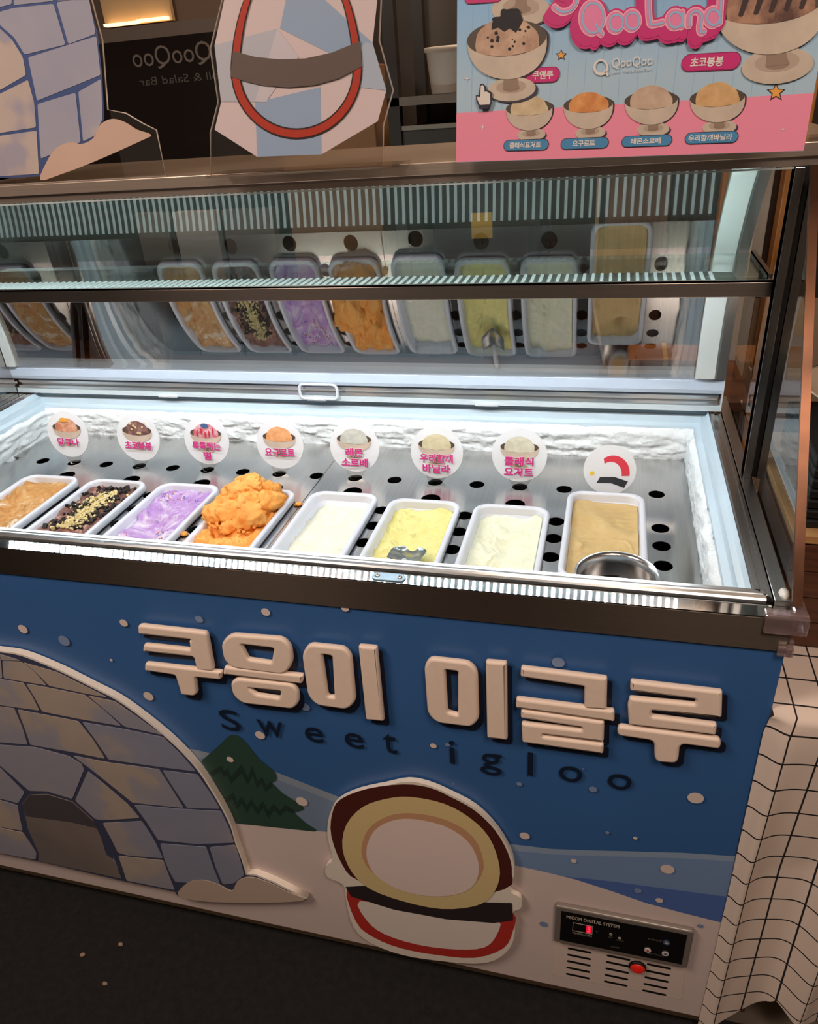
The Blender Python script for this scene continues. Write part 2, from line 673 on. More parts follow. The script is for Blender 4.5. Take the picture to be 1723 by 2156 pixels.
    PL = Plane((0, 0, PLATE), (1, 0, 0), (0, 1, 0))
    holes = []
    for k in range(18):
        holes.append(circle(-0.185 - 0.0833 * k, 0.466, 0.0145, 20))
    mids = [-0.183, -0.357, -0.520, -0.676, -1.0, -1.165, -1.328, -1.485]
    for x in mids:
        for y in (0.344, 0.287, 0.229, 0.171, 0.113):
            holes.append(circle(x, y, 0.0148, 20))
    for t in TUBS:
        x, yr = t[0], t[1]
        if yr < 0.42:
            holes.append(circle(x, yr + 0.030, 0.0185, 24))
        holes.append(rrect(x, yr - t[2] / 2, 0.058, t[2] / 2 - 0.010, 0.020))
    for a, b in ((-0.8385, -0.116), (-1.618, -0.8395)):
        hs = [h for h in holes if a < sum(p[0] for p in h) / len(h) < b]
        shape('perforated_plate', [[(a, 0.052), (b, 0.052), (b, 0.628), (a, 0.628)]] + hs, PL, -0.0012, 0.0012, M_plate, R)


# tubs: x, rear y, length
TUBS = [(-1.410, 0.375, 0.285), (-1.2475, 0.373, 0.285), (-1.083, 0.375, 0.285), (-0.920, 0.373, 0.285), (-0.7545, 0.378, 0.285), (-0.595, 0.368, 0.285),
        (-0.4356, 0.367, 0.285), (-0.2745, 0.436, 0.285)]
freezer()


# ------------------------------------------------------------------ tubs and ice cream
def rr(hx, hy, r, n=8):
    o = []
    for sx, sy, a0 in ((1, 1, 0), (-1, 1, 90), (-1, -1, 180), (1, -1, 270)):
        for k in range(n + 1):
            a = math.radians(a0 + 90 * k / n)
            o.append((sx * (hx - r) + r * math.cos(a), sy * (hy - r) + r * math.sin(a)))
    return o


def tub_mesh(cx, cy, L):
    hx, hy, z = 0.0655, L / 2, PLATE
    lv = [(0.050, -0.018, 0.016, -0.10), (0.052, -0.016, 0.018, -0.10), (0.0565, -0.0115, 0.02, 0.0005), (0.0655, -0.0015, 0.026, 0.001), (0.0675, 0.0, 0.027, 0.004), (0.0675, 0.0, 0.027, 0.013),
          (0.0665, -0.001, 0.027, 0.0155), (0.0630, -0.0045, 0.025, 0.0165), (0.0590, -0.0085, 0.022, 0.0155), (0.0575, -0.010, 0.021, 0.012), (0.0555, -0.012, 0.02, -0.02), (0.049, -0.018, 0.016, -0.095)]
    bm = bmesh.new()
    rings = []
    for x, dy, r, dz in lv:
        rings.append([bm.verts.new((cx + a, cy + b, z + dz)) for a, b in rr(x, hy + dy, r)])
    n = len(rings[0])
    for A, B in zip(rings, rings[1:]):
        for k in range(n):
            bm.faces.new((A[k], A[(k + 1) % n], B[(k + 1) % n], B[k]))
    bm.faces.new(rings[0][::-1])
    bm.faces.new(rings[-1])
    bmesh.ops.recalc_face_normals(bm, faces=bm.faces)
    return from_bm(bm)


def ice_mesh(cx, cy, L, hfun, rings=34, hx=0.0556):
    hy = L / 2 - 0.0122
    bm = bmesh.new()
    top = []
    base = rr(hx, hy, 0.0198, 26)
    # long sides get extra points so the surface reads finely
    pts = []
    for i, p in enumerate(base):
        q = base[(i + 1) % len(base)]
        d = math.dist(p, q)
        k = max(1, int(d / 0.0035))
        for j in range(k):
            pts.append((p[0] + (q[0] - p[0]) * j / k, p[1] + (q[1] - p[1]) * j / k))
    n = len(pts)
    for s in range(rings + 1):
        f = 1 - s / rings
        if s == rings:
            # a spine instead of a point keeps the faces even
            f = 0.02
        ring = []
        for x, y in pts:
            X, Y = x * f, (y if abs(y) < 0 else y * (1 - (1 - f) * 1.0))
            ring.append(bm.verts.new((cx + X, cy + Y, PLATE + hfun(X, Y, f))))
        top.append(ring)
    for A, B in zip(top, top[1:]):
        for k in range(n):
            bm.faces.new((A[k], A[(k + 1) % n], B[(k + 1) % n], B[k]))
    bm.faces.new(top[-1])
    bot = [bm.verts.new((cx + x * 0.93, cy + y * 0.97, PLATE - 0.07)) for x, y in pts]
    for k in range(n):
        bm.faces.new((bot[k], bot[(k + 1) % n], top[0][(k + 1) % n], top[0][k]))
    bm.faces.new(bot[::-1])
    bmesh.ops.recalc_face_normals(bm, faces=bm.faces)
    return from_bm(bm)


def fr(x, y, s, seed, o=4):
    return noise.fractal(Vector((x * s + seed * 7.3, y * s - seed * 3.1, seed)), 0.9, 2.1, o)


def ridged(x, y, s, seed):
    return 1 - abs(noise.fractal(Vector((x * s + seed * 5.1, y * s + seed, seed * 2.0)), 0.8, 2.1, 3)) * 1.6


def h_caramel(x, y, f):
    return 0.006 + 0.010 * fr(x, y, 22, 1) + 0.004 * ridged(x + 0.3 * y, y, 40, 2) - 0.012 * max(0, f - 0.9) * 10 * 0.4


def h_choc(x, y, f):
    return 0.004 + 0.009 * fr(x, y, 24, 3) + 0.005 * ridged(x, y, 45, 4) - 0.004 * max(0, f - 0.9) * 10


def h_purple(x, y, f):
    sc = -0.020 * math.exp(-((x + 0.012) ** 2 / 0.0007 + (y + 0.03) ** 2 / 0.004))
    return 0.004 + sc + 0.007 * fr(x, y, 26, 5) + (0.006 * ridged(x, y, 60, 6) if y > 0.02 else 0.002 * fr(x, y, 60, 6)) - 0.004 * max(0, f - 0.9) * 10


def h_orange(x, y, f):
    return 0.004 + 0.010 * fr(x, y, 28, 7) + 0.006 * ridged(x, y, 46, 8) - 0.004 * max(0, f - 0.92) * 10


def h_lemon(x, y, f):
    edge = max(0, f - 0.72) / 0.28
    return -0.006 + 0.0060 * fr(x, y, 22, 9) + 0.0014 * fr(x, y, 120, 10) - 0.004 * edge + 0.0045 * edge * fr(x, y, 90, 11) + (0.006 if y > 0.09 and x > 0.02 else 0) * fr(x, y, 30, 12)


def h_vanilla(x, y, f):
    fur = 0.006 * (1 / (1 + math.exp(-(x - 0.022) / 0.002)))
    sc = -0.010 * math.exp(-((x + 0.01) ** 2 / 0.0006 + (y + 0.03) ** 2 / 0.004))
    return -0.004 + fur + sc + 0.005 * fr(x, y, 26, 13) + 0.003 * max(0, ridged(x, y, 28, 14)) + (0.006 * max(0, fr(x, y, 60, 15)) if x < 0.0 else 0)


def h_yogurt(x, y, f):
    a = -0.011 * math.exp(-((x - 0.0) ** 2 / 0.0005 + (y + 0.045) ** 2 / 0.0005))
    b = -0.010 * math.exp(-((x - 0.005) ** 2 / 0.0005 + (y - 0.035) ** 2 / 0.0007))
    ridge = 0.007 / (1 + math.exp(-(x - 0.035 + 0.3 * max(0, 0.08 - y)) / 0.002))
    return -0.003 + a + b + ridge + 0.005 * fr(x, y, 30, 16) + (0.003 * fr(x, y, 90, 17) if x < -0.01 else 0)


def h_beige(x, y, f):
    w = 0.0035 * math.sin(26 * (y + 0.35 * x) + 3 * fr(x, y, 9, 18)) + 0.002 * max(0, ridged(x * 0.6, y, 20, 19) - 0.75) * 4
    gou = -0.016 * math.exp(-((x - 0.018) ** 2 / 0.0003 + (y + 0.085) ** 2 / 0.0001))
    return 0.001 + w + gou + 0.001 * fr(x, y, 20, 20) + (0.006 if y > 0.112 else 0) * 0.3


def ice_mat(name, stops, scale, bscale=260, b=0.35, stretch=None):
    t = NT(name)
    f = t.noise(scale, 5, 0.6, 'Object', stretch)
    f.node.inputs['Distortion'].default_value = 1.6
    t.l(t.ramp(f, stops), t.bs.inputs['Base Color'])
    t.bs.inputs['Roughness'].default_value = 0.5
    t.bs.inputs['Specular IOR Level'].default_value = 0.35
    t.bump(t.noise(bscale, 5, 0.6), b, 0.004)
    return t.m


IM = [
    ice_mat('caramel_ice', [(0.34, C(180, 122, 62)), (0.46, C(200, 148, 86)), (0.54, C(208, 164, 108)), (0.60, C(232, 216, 196))], 16),
    ice_mat('chocolate_ice', [(0.3, C(92, 60, 52)), (0.5, C(128, 88, 78)), (0.60, C(158, 116, 104)), (0.68, C(226, 178, 164))], 20),
    ice_mat('purple_ice', [(0.34, C(170, 128, 196)), (0.46, C(186, 148, 208)), (0.54, C(206, 184, 220)), (0.62, C(228, 220, 232))], 17),
    ice_mat('orange_ice', [(0.3, C(232, 140, 52)), (0.5, C(246, 168, 78)), (0.7, C(250, 190, 108))], 26),
    ice_mat('lemon_ice', [(0.3, C(226, 226, 204)), (0.55, C(236, 235, 218)), (0.7, C(240, 240, 228))], 22),
    ice_mat('vanilla_ice', [(0.3, C(226, 214, 132)), (0.55, C(236, 228, 152)), (0.7, C(240, 234, 170))], 20),
    ice_mat('yogurt_ice', [(0.3, C(232, 232, 198)), (0.55, C(238, 239, 214)), (0.7, C(242, 243, 226))], 18),
    ice_mat('beige_ice', [(0.3, C(204, 172, 114)), (0.55, C(212, 182, 126)), (0.7, C(218, 190, 138))], 14, b=0.1),
]
HF = [h_caramel, h_choc, h_purple, h_orange, h_lemon, h_vanilla, h_yogurt, h_beige]
TUB_LABELS = [
    'white plastic tub holding tan caramel ice cream, at the far left of the freezer',
    'white plastic tub of chocolate ice cream topped with nuts and cookie bits',
    'white plastic tub holding purple ice cream',
    'white plastic tub under the heap of orange ice cream',
    'white plastic tub holding flat cream-white sorbet beside the orange tub',
    'white plastic tub holding yellow vanilla ice cream',
    'white plastic tub of pale yogurt ice cream next to the yellow one',
    'white plastic tub holding smooth beige ice cream behind the steel bowl',
]
ICE_LABELS = [
    'tan caramel ice cream with white swirls filling the leftmost tub',
    'brown chocolate ice cream strewn with almond crumbs and black cookie bits',
    'scraped lilac purple ice cream with white streaks in its tub',
    'bright orange ice cream heaped in big lumps above its tub',
    'flat cream-white lemon sorbet with crumbly edges in its tub',
    'yellow vanilla ice cream with a steel spade stuck in it',
    'pale ivory yogurt ice cream with two scooped hollows',
    'smooth beige ice cream in the rightmost tub, small gouge near the bowl',
]
tub_m = mat('tub_plastic', C(222, 226, 236), 0.3)
ICE = []
for i, (x, yr, L) in enumerate(TUBS):
    cy = yr - L / 2
    o = link('ice_cream_tub', tub_mesh(x, cy, L), tub_m, None, (x, cy, PLATE), smooth=True)
    tag(o, TUB_LABELS[i], 'tub', 'ice cream tubs in the freezer')
    if i == 3:
        root = thing('orange_ice_cream', ICE_LABELS[i], 'ice cream', (x, cy, PLATE), 'ice cream flavours in the tubs')
        link('ice_base', ice_mesh(x, cy, L, HF[i]), IM[i], root, smooth=True)
    elif i in (1, 5):
        root = thing('ice_cream', ICE_LABELS[i], 'ice cream', (x, cy, PLATE), 'ice cream flavours in the tubs')
        link('ice_base', ice_mesh(x, cy, L, HF[i]), IM[i], root, smooth=True)
    else:
        root = link('ice_cream', ice_mesh(x, cy, L, HF[i]), IM[i], None, (x, cy, PLATE), smooth=True)
        tag(root, ICE_LABELS[i], 'ice cream', 'ice cream flavours in the tubs')
    ICE.append(root)


def lump(name, c, r, mt, parent, seed, sub=4, amp=0.28, rot=0.0):
    bm = bmesh.new()
    bmesh.ops.create_icosphere(bm, subdivisions=sub, radius=1)
    R = Matrix.Rotation(rot, 3, 'Z')
    for v in bm.verts:
        d = v.co.normalized()
        a = 1 + amp * noise.fractal(d * 1.7 + Vector((seed * 3.7, seed, 0)), 0.8, 2.2, 5)
        a += 0.16 * abs(noise.noise(d * 5 + Vector((seed, 0, seed * 2)))) + 0.10 * abs(noise.noise(d * 11 + Vector((seed, 1, 0)))) + 0.05 * noise.noise(d * 24 + Vector((seed, 1, 3)))
        # a broken, faceted cut on each lump
        q = d * a
        cut = Vector((math.sin(seed * 1.9), math.cos(seed * 1.9), 0.7)).normalized()
        k = q.dot(cut)
        if k > 0.72:
            q -= cut * (k - 0.72) * 0.8
        v.co = R @ Vector((q.x * r[0], q.y * r[1], q.z * r[2])) + Vector(c)
    return link(name, from_bm(bm), mt, parent, smooth=True)


# orange heap
ox, oy = TUBS[3][0], TUBS[3][1]
heap = [((0.000, -0.060, 0.026), (0.048, 0.052, 0.026)), ((-0.034, -0.090, 0.022), (0.036, 0.034, 0.022)), ((0.020, -0.125, 0.024), (0.030, 0.032, 0.022)),
        ((-0.010, -0.058, 0.047), (0.036, 0.036, 0.016)), ((0.034, -0.070, 0.026), (0.026, 0.042, 0.020)), ((-0.046, -0.118, 0.022), (0.026, 0.026, 0.017)),
        ((-0.018, -0.118, 0.026), (0.026, 0.026, 0.020)), ((0.006, -0.095, 0.042), (0.028, 0.022, 0.013)), ((0.010, -0.030, 0.020), (0.030, 0.024, 0.018)),
        ((-0.030, -0.062, 0.040), (0.024, 0.026, 0.014)), ((0.022, -0.045, 0.040), (0.020, 0.018, 0.014)), ((-0.008, -0.150, 0.014), (0.018, 0.014, 0.010)),
        ((-0.002, -0.052, 0.060), (0.022, 0.020, 0.009)), ((0.012, -0.066, 0.056), (0.014, 0.012, 0.009)), ((-0.020, -0.044, 0.056), (0.015, 0.013, 0.008))]
for k, (c, r) in enumerate(heap):
    lump('scoop_lump', (ox + c[0], oy + c[1], PLATE + c[2]), r, IM[3], ICE[3], k + 1, 4, 0.30, k * 0.7)
rg = random.Random(5)
bm = bmesh.new()
for k in range(170):
    a, b = rg.uniform(-0.046, 0.046), rg.uniform(-0.165, -0.015)
    s = rg.uniform(0.0015, 0.0045)
    z = PLATE + 0.016 + 0.042 * math.exp(-((a / 0.035) ** 2 + ((b + 0.07) / 0.045) ** 2)) + rg.uniform(-0.002, 0.004)
    bmesh.ops.create_icosphere(bm, subdivisions=1, radius=s, matrix=Matrix.Translation((ox + a, oy + b, z)) @ Matrix.Rotation(rg.uniform(0, 3), 4, 'X') @ Matrix.Diagonal((1, rg.uniform(0.6, 1.4), rg.uniform(0.6, 1), 1)))
tag(link('ice_crumbs', from_bm(bm), IM[3], ICE[3]), kind='stuff')
# two orange drips fallen on the steel plate
for (px, py), lab in (((628, 1062), 'orange ice cream crumb on the steel plate beside the white sorbet tub'), ((387, 1124), 'orange ice cream crumb on the plate between purple and orange tubs')):
    p = on(px, py, 'z', PLATE + 0.003)
    o = lump('ice_cream_crumb', (p[0], p[1], PLATE + 0.0035), (0.008, 0.006, 0.0042), IM[3], None, 3 + px, 3)
    tag(o, lab, 'crumb')
# nut and cookie topping on the chocolate tub
tx, ty = TUBS[1][0], TUBS[1][1] - TUBS[1][2] / 2
almond = mat('almond', C(222, 206, 150), 0.6, var=0.12, scale=200)
cookie = mat('cookie', C(34, 28, 28), 0.7, var=0.3, scale=200)
for nm, mt, cnt, sx, y0, y1, smin, smax in (('cookie_crumbs', cookie, 300, 0.044, -0.05, 0.122, 0.0018, 0.0046), ('almond_crumbs', almond, 620, 0.024, -0.055, 0.095, 0.0012, 0.0030)):
    bm = bmesh.new()
    for k in range(cnt):
        b = rg.uniform(y0, y1)
        a = max(-0.05, min(0.05, rg.gauss(0.004, sx * 0.55)))
        if nm == 'cookie_crumbs' and abs(a - 0.004) < 0.012 and rg.random() < 0.6:
            a += 0.024 * (1 if rg.random() < 0.5 else -1)
        s = rg.uniform(smin, smax)
        z = PLATE + h_choc(a, b, 0.5) + s * 0.5 + (0.004 if nm == 'almond_crumbs' else 0.001)
        bmesh.ops.create_cube(bm, size=s * 1.75, matrix=Matrix.Translation((tx + a, ty + b, z)) @ Matrix.Rotation(rg.uniform(0, 3), 4, (1, 0.3, 0.5)) @ Matrix.Diagonal((1, rg.uniform(0.5, 1.5), rg.uniform(0.4, 0.9), 1)))
    tag(link(nm, from_bm(bm), mt, ICE[1]), kind='stuff')
# coloured sugar dots at the front of the purple tub
px_, py_ = TUBS[2][0], TUBS[2][1] - TUBS[2][2] / 2
for nm, cc in (('sugar_dots', C(220, 120, 90)), ('sugar_dots', C(110, 130, 200)), ('sugar_dots', C(250, 240, 214))):
    bm = bmesh.new()
    for k in range(60):
        a, b = rg.uniform(-0.045, 0.045), rg.uniform(-0.125, -0.03) if k > 12 else rg.uniform(0.08, 0.12)
        bmesh.ops.create_icosphere(bm, subdivisions=1, radius=rg.uniform(0.0009, 0.0020), matrix=Matrix.Translation((px_ + a, py_ + b, PLATE + h_purple(a, b, 0.6) + 0.001)))
    tag(link(nm, from_bm(bm), mat('sugar%d' % int(cc[0] * 100), cc, 0.4), ICE[2]), kind='stuff')

# steel spade stuck in the yellow ice cream (handle towards the front)
sp = thing('ice_cream_spade', 'steel spade smeared with yellow ice cream, lying in the vanilla tub', 'spade', (-0.582, 0.16, PLATE))
SPm = mat_mix('spade_steel', [(0.42, (0.35, 0.40, 0.46, 1)), (0.60, (0.62, 0.66, 0.70, 1)), (0.64, C(236, 228, 160))], 60, 0.25, 4, metal=0.7)
bm = bmesh.new()
G = []
for i in range(13):
    u = i / 12 * 2 - 1
    row = []
    for j in range(9):
        v = j / 8
        w = 0.031 * (1 - 0.10 * (1 - v)) * math.sqrt(max(0, 1 - max(0, (v - 0.55) / 0.45) ** 2.6)) if v < 1 else 0.012
        row.append(bm.verts.new((-0.582 + u * w, 0.150 + v * 0.052, PLATE + 0.018 - 0.010 * v + 0.010 * u * u)))
    G.append(row)
for i in range(12):
    for j in range(8):
        bm.faces.new((G[i][j], G[i + 1][j], G[i + 1][j + 1], G[i][j + 1]))
bmesh.ops.solidify(bm, geom=bm.faces[:], thickness=0.0016)
bmesh.ops.recalc_face_normals(bm, faces=bm.faces)
link('blade', from_bm(bm), SPm, sp, smooth=True)
tube('handle', [(-0.582, 0.155, PLATE + 0.018), (-0.582, 0.135, PLATE + 0.024), (-0.582, 0.10, PLATE + 0.030), (-0.582, 0.062, PLATE + 0.034)], [0.006, 0.006, 0.007, 0.008], M_white, sp, 12)

# steel bowl with a black ball-shaped stopper inside, in front of the beige tub
bx, by = -0.256, 0.098
bw = thing('steel_bowl', 'small polished steel bowl with dark inside at the front right corner', 'bowl', (bx, by, PLATE))
lathe('bowl_body', [(0, 0.0), (0.044, 0.0), (0.050, 0.004), (0.0535, 0.055), (0.0575, 0.064), (0.0580, 0.0665), (0.0560, 0.0675), (0.0520, 0.062), (0.0500, 0.052), (0.0480, 0.008), (0, 0.006)], (bx, by, PLATE), M_chrome, bw, 48)
lathe('dark_liquid', [(0, 0.030), (0.030, 0.0302), (0.0488, 0.0302)], (bx, by, PLATE), mat('dark_liquid', C(22, 16, 12), 0.08), bw, 40)
lathe('stopper', [(0, 0.056), (0.008, 0.0548), (0.0135, 0.050), (0.016, 0.043), (0.0145, 0.036), (0.008, 0.030)], (bx + 0.008, by + 0.004, PLATE), mat('stopper_black', C(40, 40, 44), 0.3), bw, 24)

# ------------------------------------------------------------------ glass display case on top
CASE = thing('glass_display_case', 'steel and glass display case with a lit shelf standing on the freezer rim', 'display case', (-0.85, 0.5, 0.9575))
LY, LZ, LR = 0.153, 1.06, 0.475            # axis and radius of the curved rear cover
DZ0, DZ1 = 1.424, 1.441                    # top deck
DY0, DY1 = 0.358, 0.80


def case():
    R = CASE
    # two-part posts left and right, glass held in the gap between
    for x0, x1 in ((-0.0655, -0.0535), (-0.0455, -0.0335)):
        box('post', (x0, 0.355, 0.9575), (x1, 0.378, 1.412), M_steel_z, R, 0.0008)
    box('post_gap', (-0.0535, 0.360, 0.9575), (-0.0455, 0.376, 1.412), M_dark, R)
    for x0, x1 in ((-1.695, -1.683), (-1.675, -1.663)):
        box('post', (x0, 0.355, 0.9575), (x1, 0.378, 1.412), M_steel_z, R, 0.0008)
    # deck
    deckm = steel('deck_steel', (0.50, 0.40, 0.33, 1), 0.34, (1, 0, 0), 0.2, (2, 200, 200), 0.0, 0.55)
    box('top_deck', (-1.76, DY0, DZ0), (0.02, DY1, DZ1), deckm, R, 0.0012)
    box('deck_frame', (-1.75, DY0 + 0.006, 1.4125), (-0.0335, DY0 + 0.024, DZ0), steel('frame_steel', (0.34, 0.27, 0.23, 1), 0.3, (0, 0, 1), 0.6, (2, 200, 200), 0.0, 0.55), R)
    box('glass_trim', (-1.74, DY0 + 0.0025, 1.4095), (-0.066, DY0 + 0.006, 1.4115), mat('trim_light', C(196, 204, 204), 0.3), R)
    # front pane between posts hangs from deck frame down to the shelf
    # shelf: pane, steel lip, LED bar
    sh = box('glass_shelf', (-1.655, 0.402, 1.258), (-0.070, 0.570, 1.264), M_shelfg, R)
    box('shelf_lip', (-1.66, 0.388, 1.236), (-0.0535, 0.3935, 1.2575), steel('lip_steel', (0.36, 0.30, 0.26, 1), 0.28, (0, 0, 1), 0.7, (2, 300, 300)), sh, 0.0008)
    box('shelf_lip_top', (-1.66, 0.388, 1.2575), (-0.0535, 0.3945, 1.2605), M_steel_x, sh)
    for x0, x1 in ((-0.0700, -0.0640), (-1.661, -1.655)):
        box('shelf_bracket', (x0, 0.394, 1.252), (x1, 0.570, 1.268), M_steel_y, sh)
    led = box('led_bar', (-1.65, 0.394, 1.2405), (-0.10, 0.530, 1.2425), mat('led_channel', C(168, 176, 178), 0.4), R)
    bm = bmesh.new()
    box_bm(bm, (-0.0024, 0.006, 0.0008), (0.0024, 0.126, 0.0030))
    rib = from_bm(bm)
    rib.materials.append(emit('led_streak_rib', (0.90, 0.97, 1.0, 1), 0.8))  # added glowing ribs that imitate the streaks of LED light
    bm = bmesh.new()
    box_bm(bm, (-0.0016, -0.002, -0.0075), (0.0016, 0.002, 0.0075))
    chip = from_bm(bm)
    chip.materials.append(M_chip)
    for k in range(106):
        o = bpy.data.objects.new('led_chip', chip)
        COL.objects.link(o)
        o.parent = led
        o.location = Vector((-0.135 - 0.0142 * k, 0.3985, 1.2418)) - Vector(R.location)
        g_ = bpy.data.objects.new('led_streak_rib', rib)
        COL.objects.link(g_)
        g_.parent = led
        g_.location = o.location
    # curved acrylic cover with white end frames and a white handle bar
    angs = [math.radians(a) for a in np.linspace(-4, 48.5, 44)]
    bm = bmesh.new()
    A = [bm.verts.new((-1.66, LY + LR * math.cos(a), LZ + LR * math.sin(a))) for a in angs]
    B = [bm.verts.new((-0.112, LY + LR * math.cos(a), LZ + LR * math.sin(a))) for a in angs]
    for i in range(len(angs) - 1):
        bm.faces.new((A[i], B[i], B[i + 1], A[i + 1]))
    lid = link('curved_cover', from_bm(bm), M_lid, R, smooth=True)

    def arc_strip(name, x0, x1, r0, r1, mt, parent, a0=-4, a1=48.5):
        bm = bmesh.new()
        prev = None
        for a in [math.radians(t) for t in np.linspace(a0, a1, 40)]:
            q = [bm.verts.new((x, LY + r * math.cos(a), LZ + r * math.sin(a))) for x, r in ((x0, r0), (x1, r0), (x1, r1), (x0, r1))]
            if prev:
                for k in range(4):
                    bm.faces.new((prev[k], prev[(k + 1) % 4], q[(k + 1) % 4], q[k]))
            else:
                bm.faces.new(q)
            prev = q
        bm.faces.new(prev[::-1])
        bmesh.ops.recalc_face_normals(bm, faces=bm.faces)
        return link(name, from_bm(bm), mt, parent, smooth=False)
    whitef = mat('frame_white', C(222, 222, 216), 0.35)
    arc_strip('end_frame', -0.126, -0.092, LR - 0.006, LR + 0.014, whitef, lid)
    arc_strip('end_frame', -0.088, -0.072, LR - 0.004, LR + 0.010, M_steel_y, lid)
    arc_strip('end_frame', -1.680, -1.657, LR - 0.006, LR + 0.014, whitef, lid)
    arc_strip('end_seal', -0.092, -0.088, LR - 0.003, LR + 0.012, mat('seal_grey', C(150, 150, 146), 0.5), lid)
    # handle bar: rounded white profile over a grooved aluminium runner
    prism_x('handle_bar', [(0.634, 0.994), (0.6315, 1.002), (0.632, 1.020), (0.636, 1.030), (0.646, 1.035), (0.668, 1.035), (0.674, 1.026), (0.674, 0.994)], -1.685, -0.0735, mat('bar_white', C(214, 224, 240), 0.4), lid)
    prism_x('runner', [(0.640, 0.966), (0.640, 0.971), (0.634, 0.971), (0.634, 0.977), (0.645, 0.977), (0.645, 0.983), (0.638, 0.983), (0.638, 0.988), (0.646, 0.9938), (0.674, 0.9938), (0.674, 0.966)], -1.675, -0.078, M_alu, lid)
    prism_x('runner_trim', [(0.630, 0.9595), (0.630, 0.970), (0.639, 0.970), (0.639, 0.9595)], -1.68, -0.0735, mat('trim_white', C(220, 232, 238), 0.35), lid)
    box('bar_end', (-0.0735, 0.630, 0.9595), (-0.0712, 0.676, 1.036), M_white, lid)
    for px_ in (350, 1025):
        q = on(px_, 815, 'y', 0.629)
        box('stop_tab', (q[0] - 0.024, 0.6255, 0.9588), (q[0] + 0.024, 0.632, 0.9628), M_white, lid)
    # wire pull loop
    a, b = on(628, 800, 'y', 0.625)[0], on(708, 805, 'y', 0.625)[0]
    zt, zb = 0.9985, 0.966
    H = Plane((0, 0.6245, 0), (1, 0, 0), (0, 0, 1))
    loop = rounded([(a, zt), (b, zt), (b, zb), (a, zb)], 0.012, 5)
    tube('pull_loop', [H.w(u, v, 0) for u, v in loop], 0.0032, M_white, lid, 8, True)
    tube('loop_sleeve', [H.w(u, zb, 0) for u in (a + 0.016, b - 0.028)], 0.0055, M_white, lid, 10)
    # side panes: clear, slanted front edge with a bright polished rim
    for s, x in ((1, -0.0495), (-1, -1.6815)):
        pr = [(0.010, 0.9580), (0.335, 1.412), (0.700, 1.412), (0.700, 0.9580)]
        bm = bmesh.new()
        F = [bm.verts.new((x - 0.002 if False else x, y, z)) for y, z in pr]
        bm.faces.new(F)
        sg = link('side_pane', from_bm(bm), M_side, R)
        e0, e1 = Vector((x, 0.010, 0.9580)), Vector((x, 0.335, 1.412))
        d = (e1 - e0).normalized()
        nrm = Vector((0, -d.z, d.y))
        bm = bmesh.new()
        vs = []
        for t in (e0, e1):
            for dx, dn in ((-0.0035, 0), (0.0075, 0), (0.0075, 0.006), (-0.0035, 0.006)):
                vs.append(bm.verts.new(t + Vector((dx, 0, 0)) + nrm * dn))
        for k in range(4):
            bm.faces.new((vs[k], vs[(k + 1) % 4], vs[4 + (k + 1) % 4], vs[4 + k]))
        bm.faces.new(vs[3::-1])
        bm.faces.new(vs[4:])
        bmesh.ops.recalc_face_normals(bm, faces=bm.faces)
        link('pane_edge', from_bm(bm), M_copper, sg)
    # silicone blob at the foot of the pane
    lump('sealant_blob', (-0.0565, 0.036, 0.9585), (0.006, 0.010, 0.004), mat('sealant', C(226, 222, 216), 0.25), R, 9, 3, 0.2)


case()

# clear corner guards on the steel rim
g = thing('corner_guard', 'large clear plastic corner guard on the right end of the steel rim', 'corner guard', (XR, 0, ZT))
bm = bmesh.new()
box_bm(bm, (-0.083, -0.0105, ZT - 0.021), (-0.034, -0.0042, ZT + 0.0045), 0.002, 2)
box_bm(bm, (-0.083, -0.0042, ZT + 0.0003), (-0.034, 0.0085, ZT + 0.0045), 0.0015, 2)
link('front_lip', from_bm(bm), M_guard, g)
bm = bmesh.new()
box_bm(bm, (XR + 0.0003, -0.0042, ZT - 0.021), (-0.034, 0.030, ZT + 0.0045), 0.003, 2)
link('side_lip', from_bm(bm), M_guard, g)
g2 = thing('corner_guard', 'small torn piece of clear plastic below the corner guard', 'corner guard', (XR, 0, ZB))
bm = bmesh.new()
box_bm(bm, (-0.062, -0.0095, ZB - 0.004), (-0.044, -0.0042, ZB + 0.010), 0.0015, 2)
link('front_lip', from_bm(bm), M_guard, g2)
bm = bmesh.new()
box_bm(bm, (XR + 0.0005, -0.0042, ZB - 0.008), (-0.044, 0.016, ZB + 0.018), 0.002, 2)
link('side_lip', from_bm(bm), M_guard, g2)

# ------------------------------------------------------------------ front mural
G2 = thing  # (the mural pieces are parts of the freezer)
R = FRZ


def fpx(pts, f=lambda x, y: (x, y), sh=(0, 0), d=0.0):
    return [FP.px(*[a + b for a, b in zip(f(*p), sh)], d) for p in pts]


z1 = lambda x, y: (x / 2, 1200 + y / 2)
z2 = lambda x, y: (862 + x / 2, 1200 + y / 2)
z3 = lambda x, y: (x / 2, 1700 + y / 2)
z4 = lambda x, y: (862 + x / 2, 1700 + y / 2)
px1 = lambda x, y: (x, y)
H_ = 0.0004
M_hill = mat('hill_print', C(122, 140, 166), 0.5)
M_hill_l = mat('hill_rim_print', C(144, 156, 172), 0.5)
M_hill_r = mat('hill_print_blue', C(120, 148, 190), 0.5)
M_hill_rl = mat('hill_print_rim', C(146, 166, 192), 0.5)
M_hill_d = mat('hill_print_deep', C(82, 112, 178), 0.5)
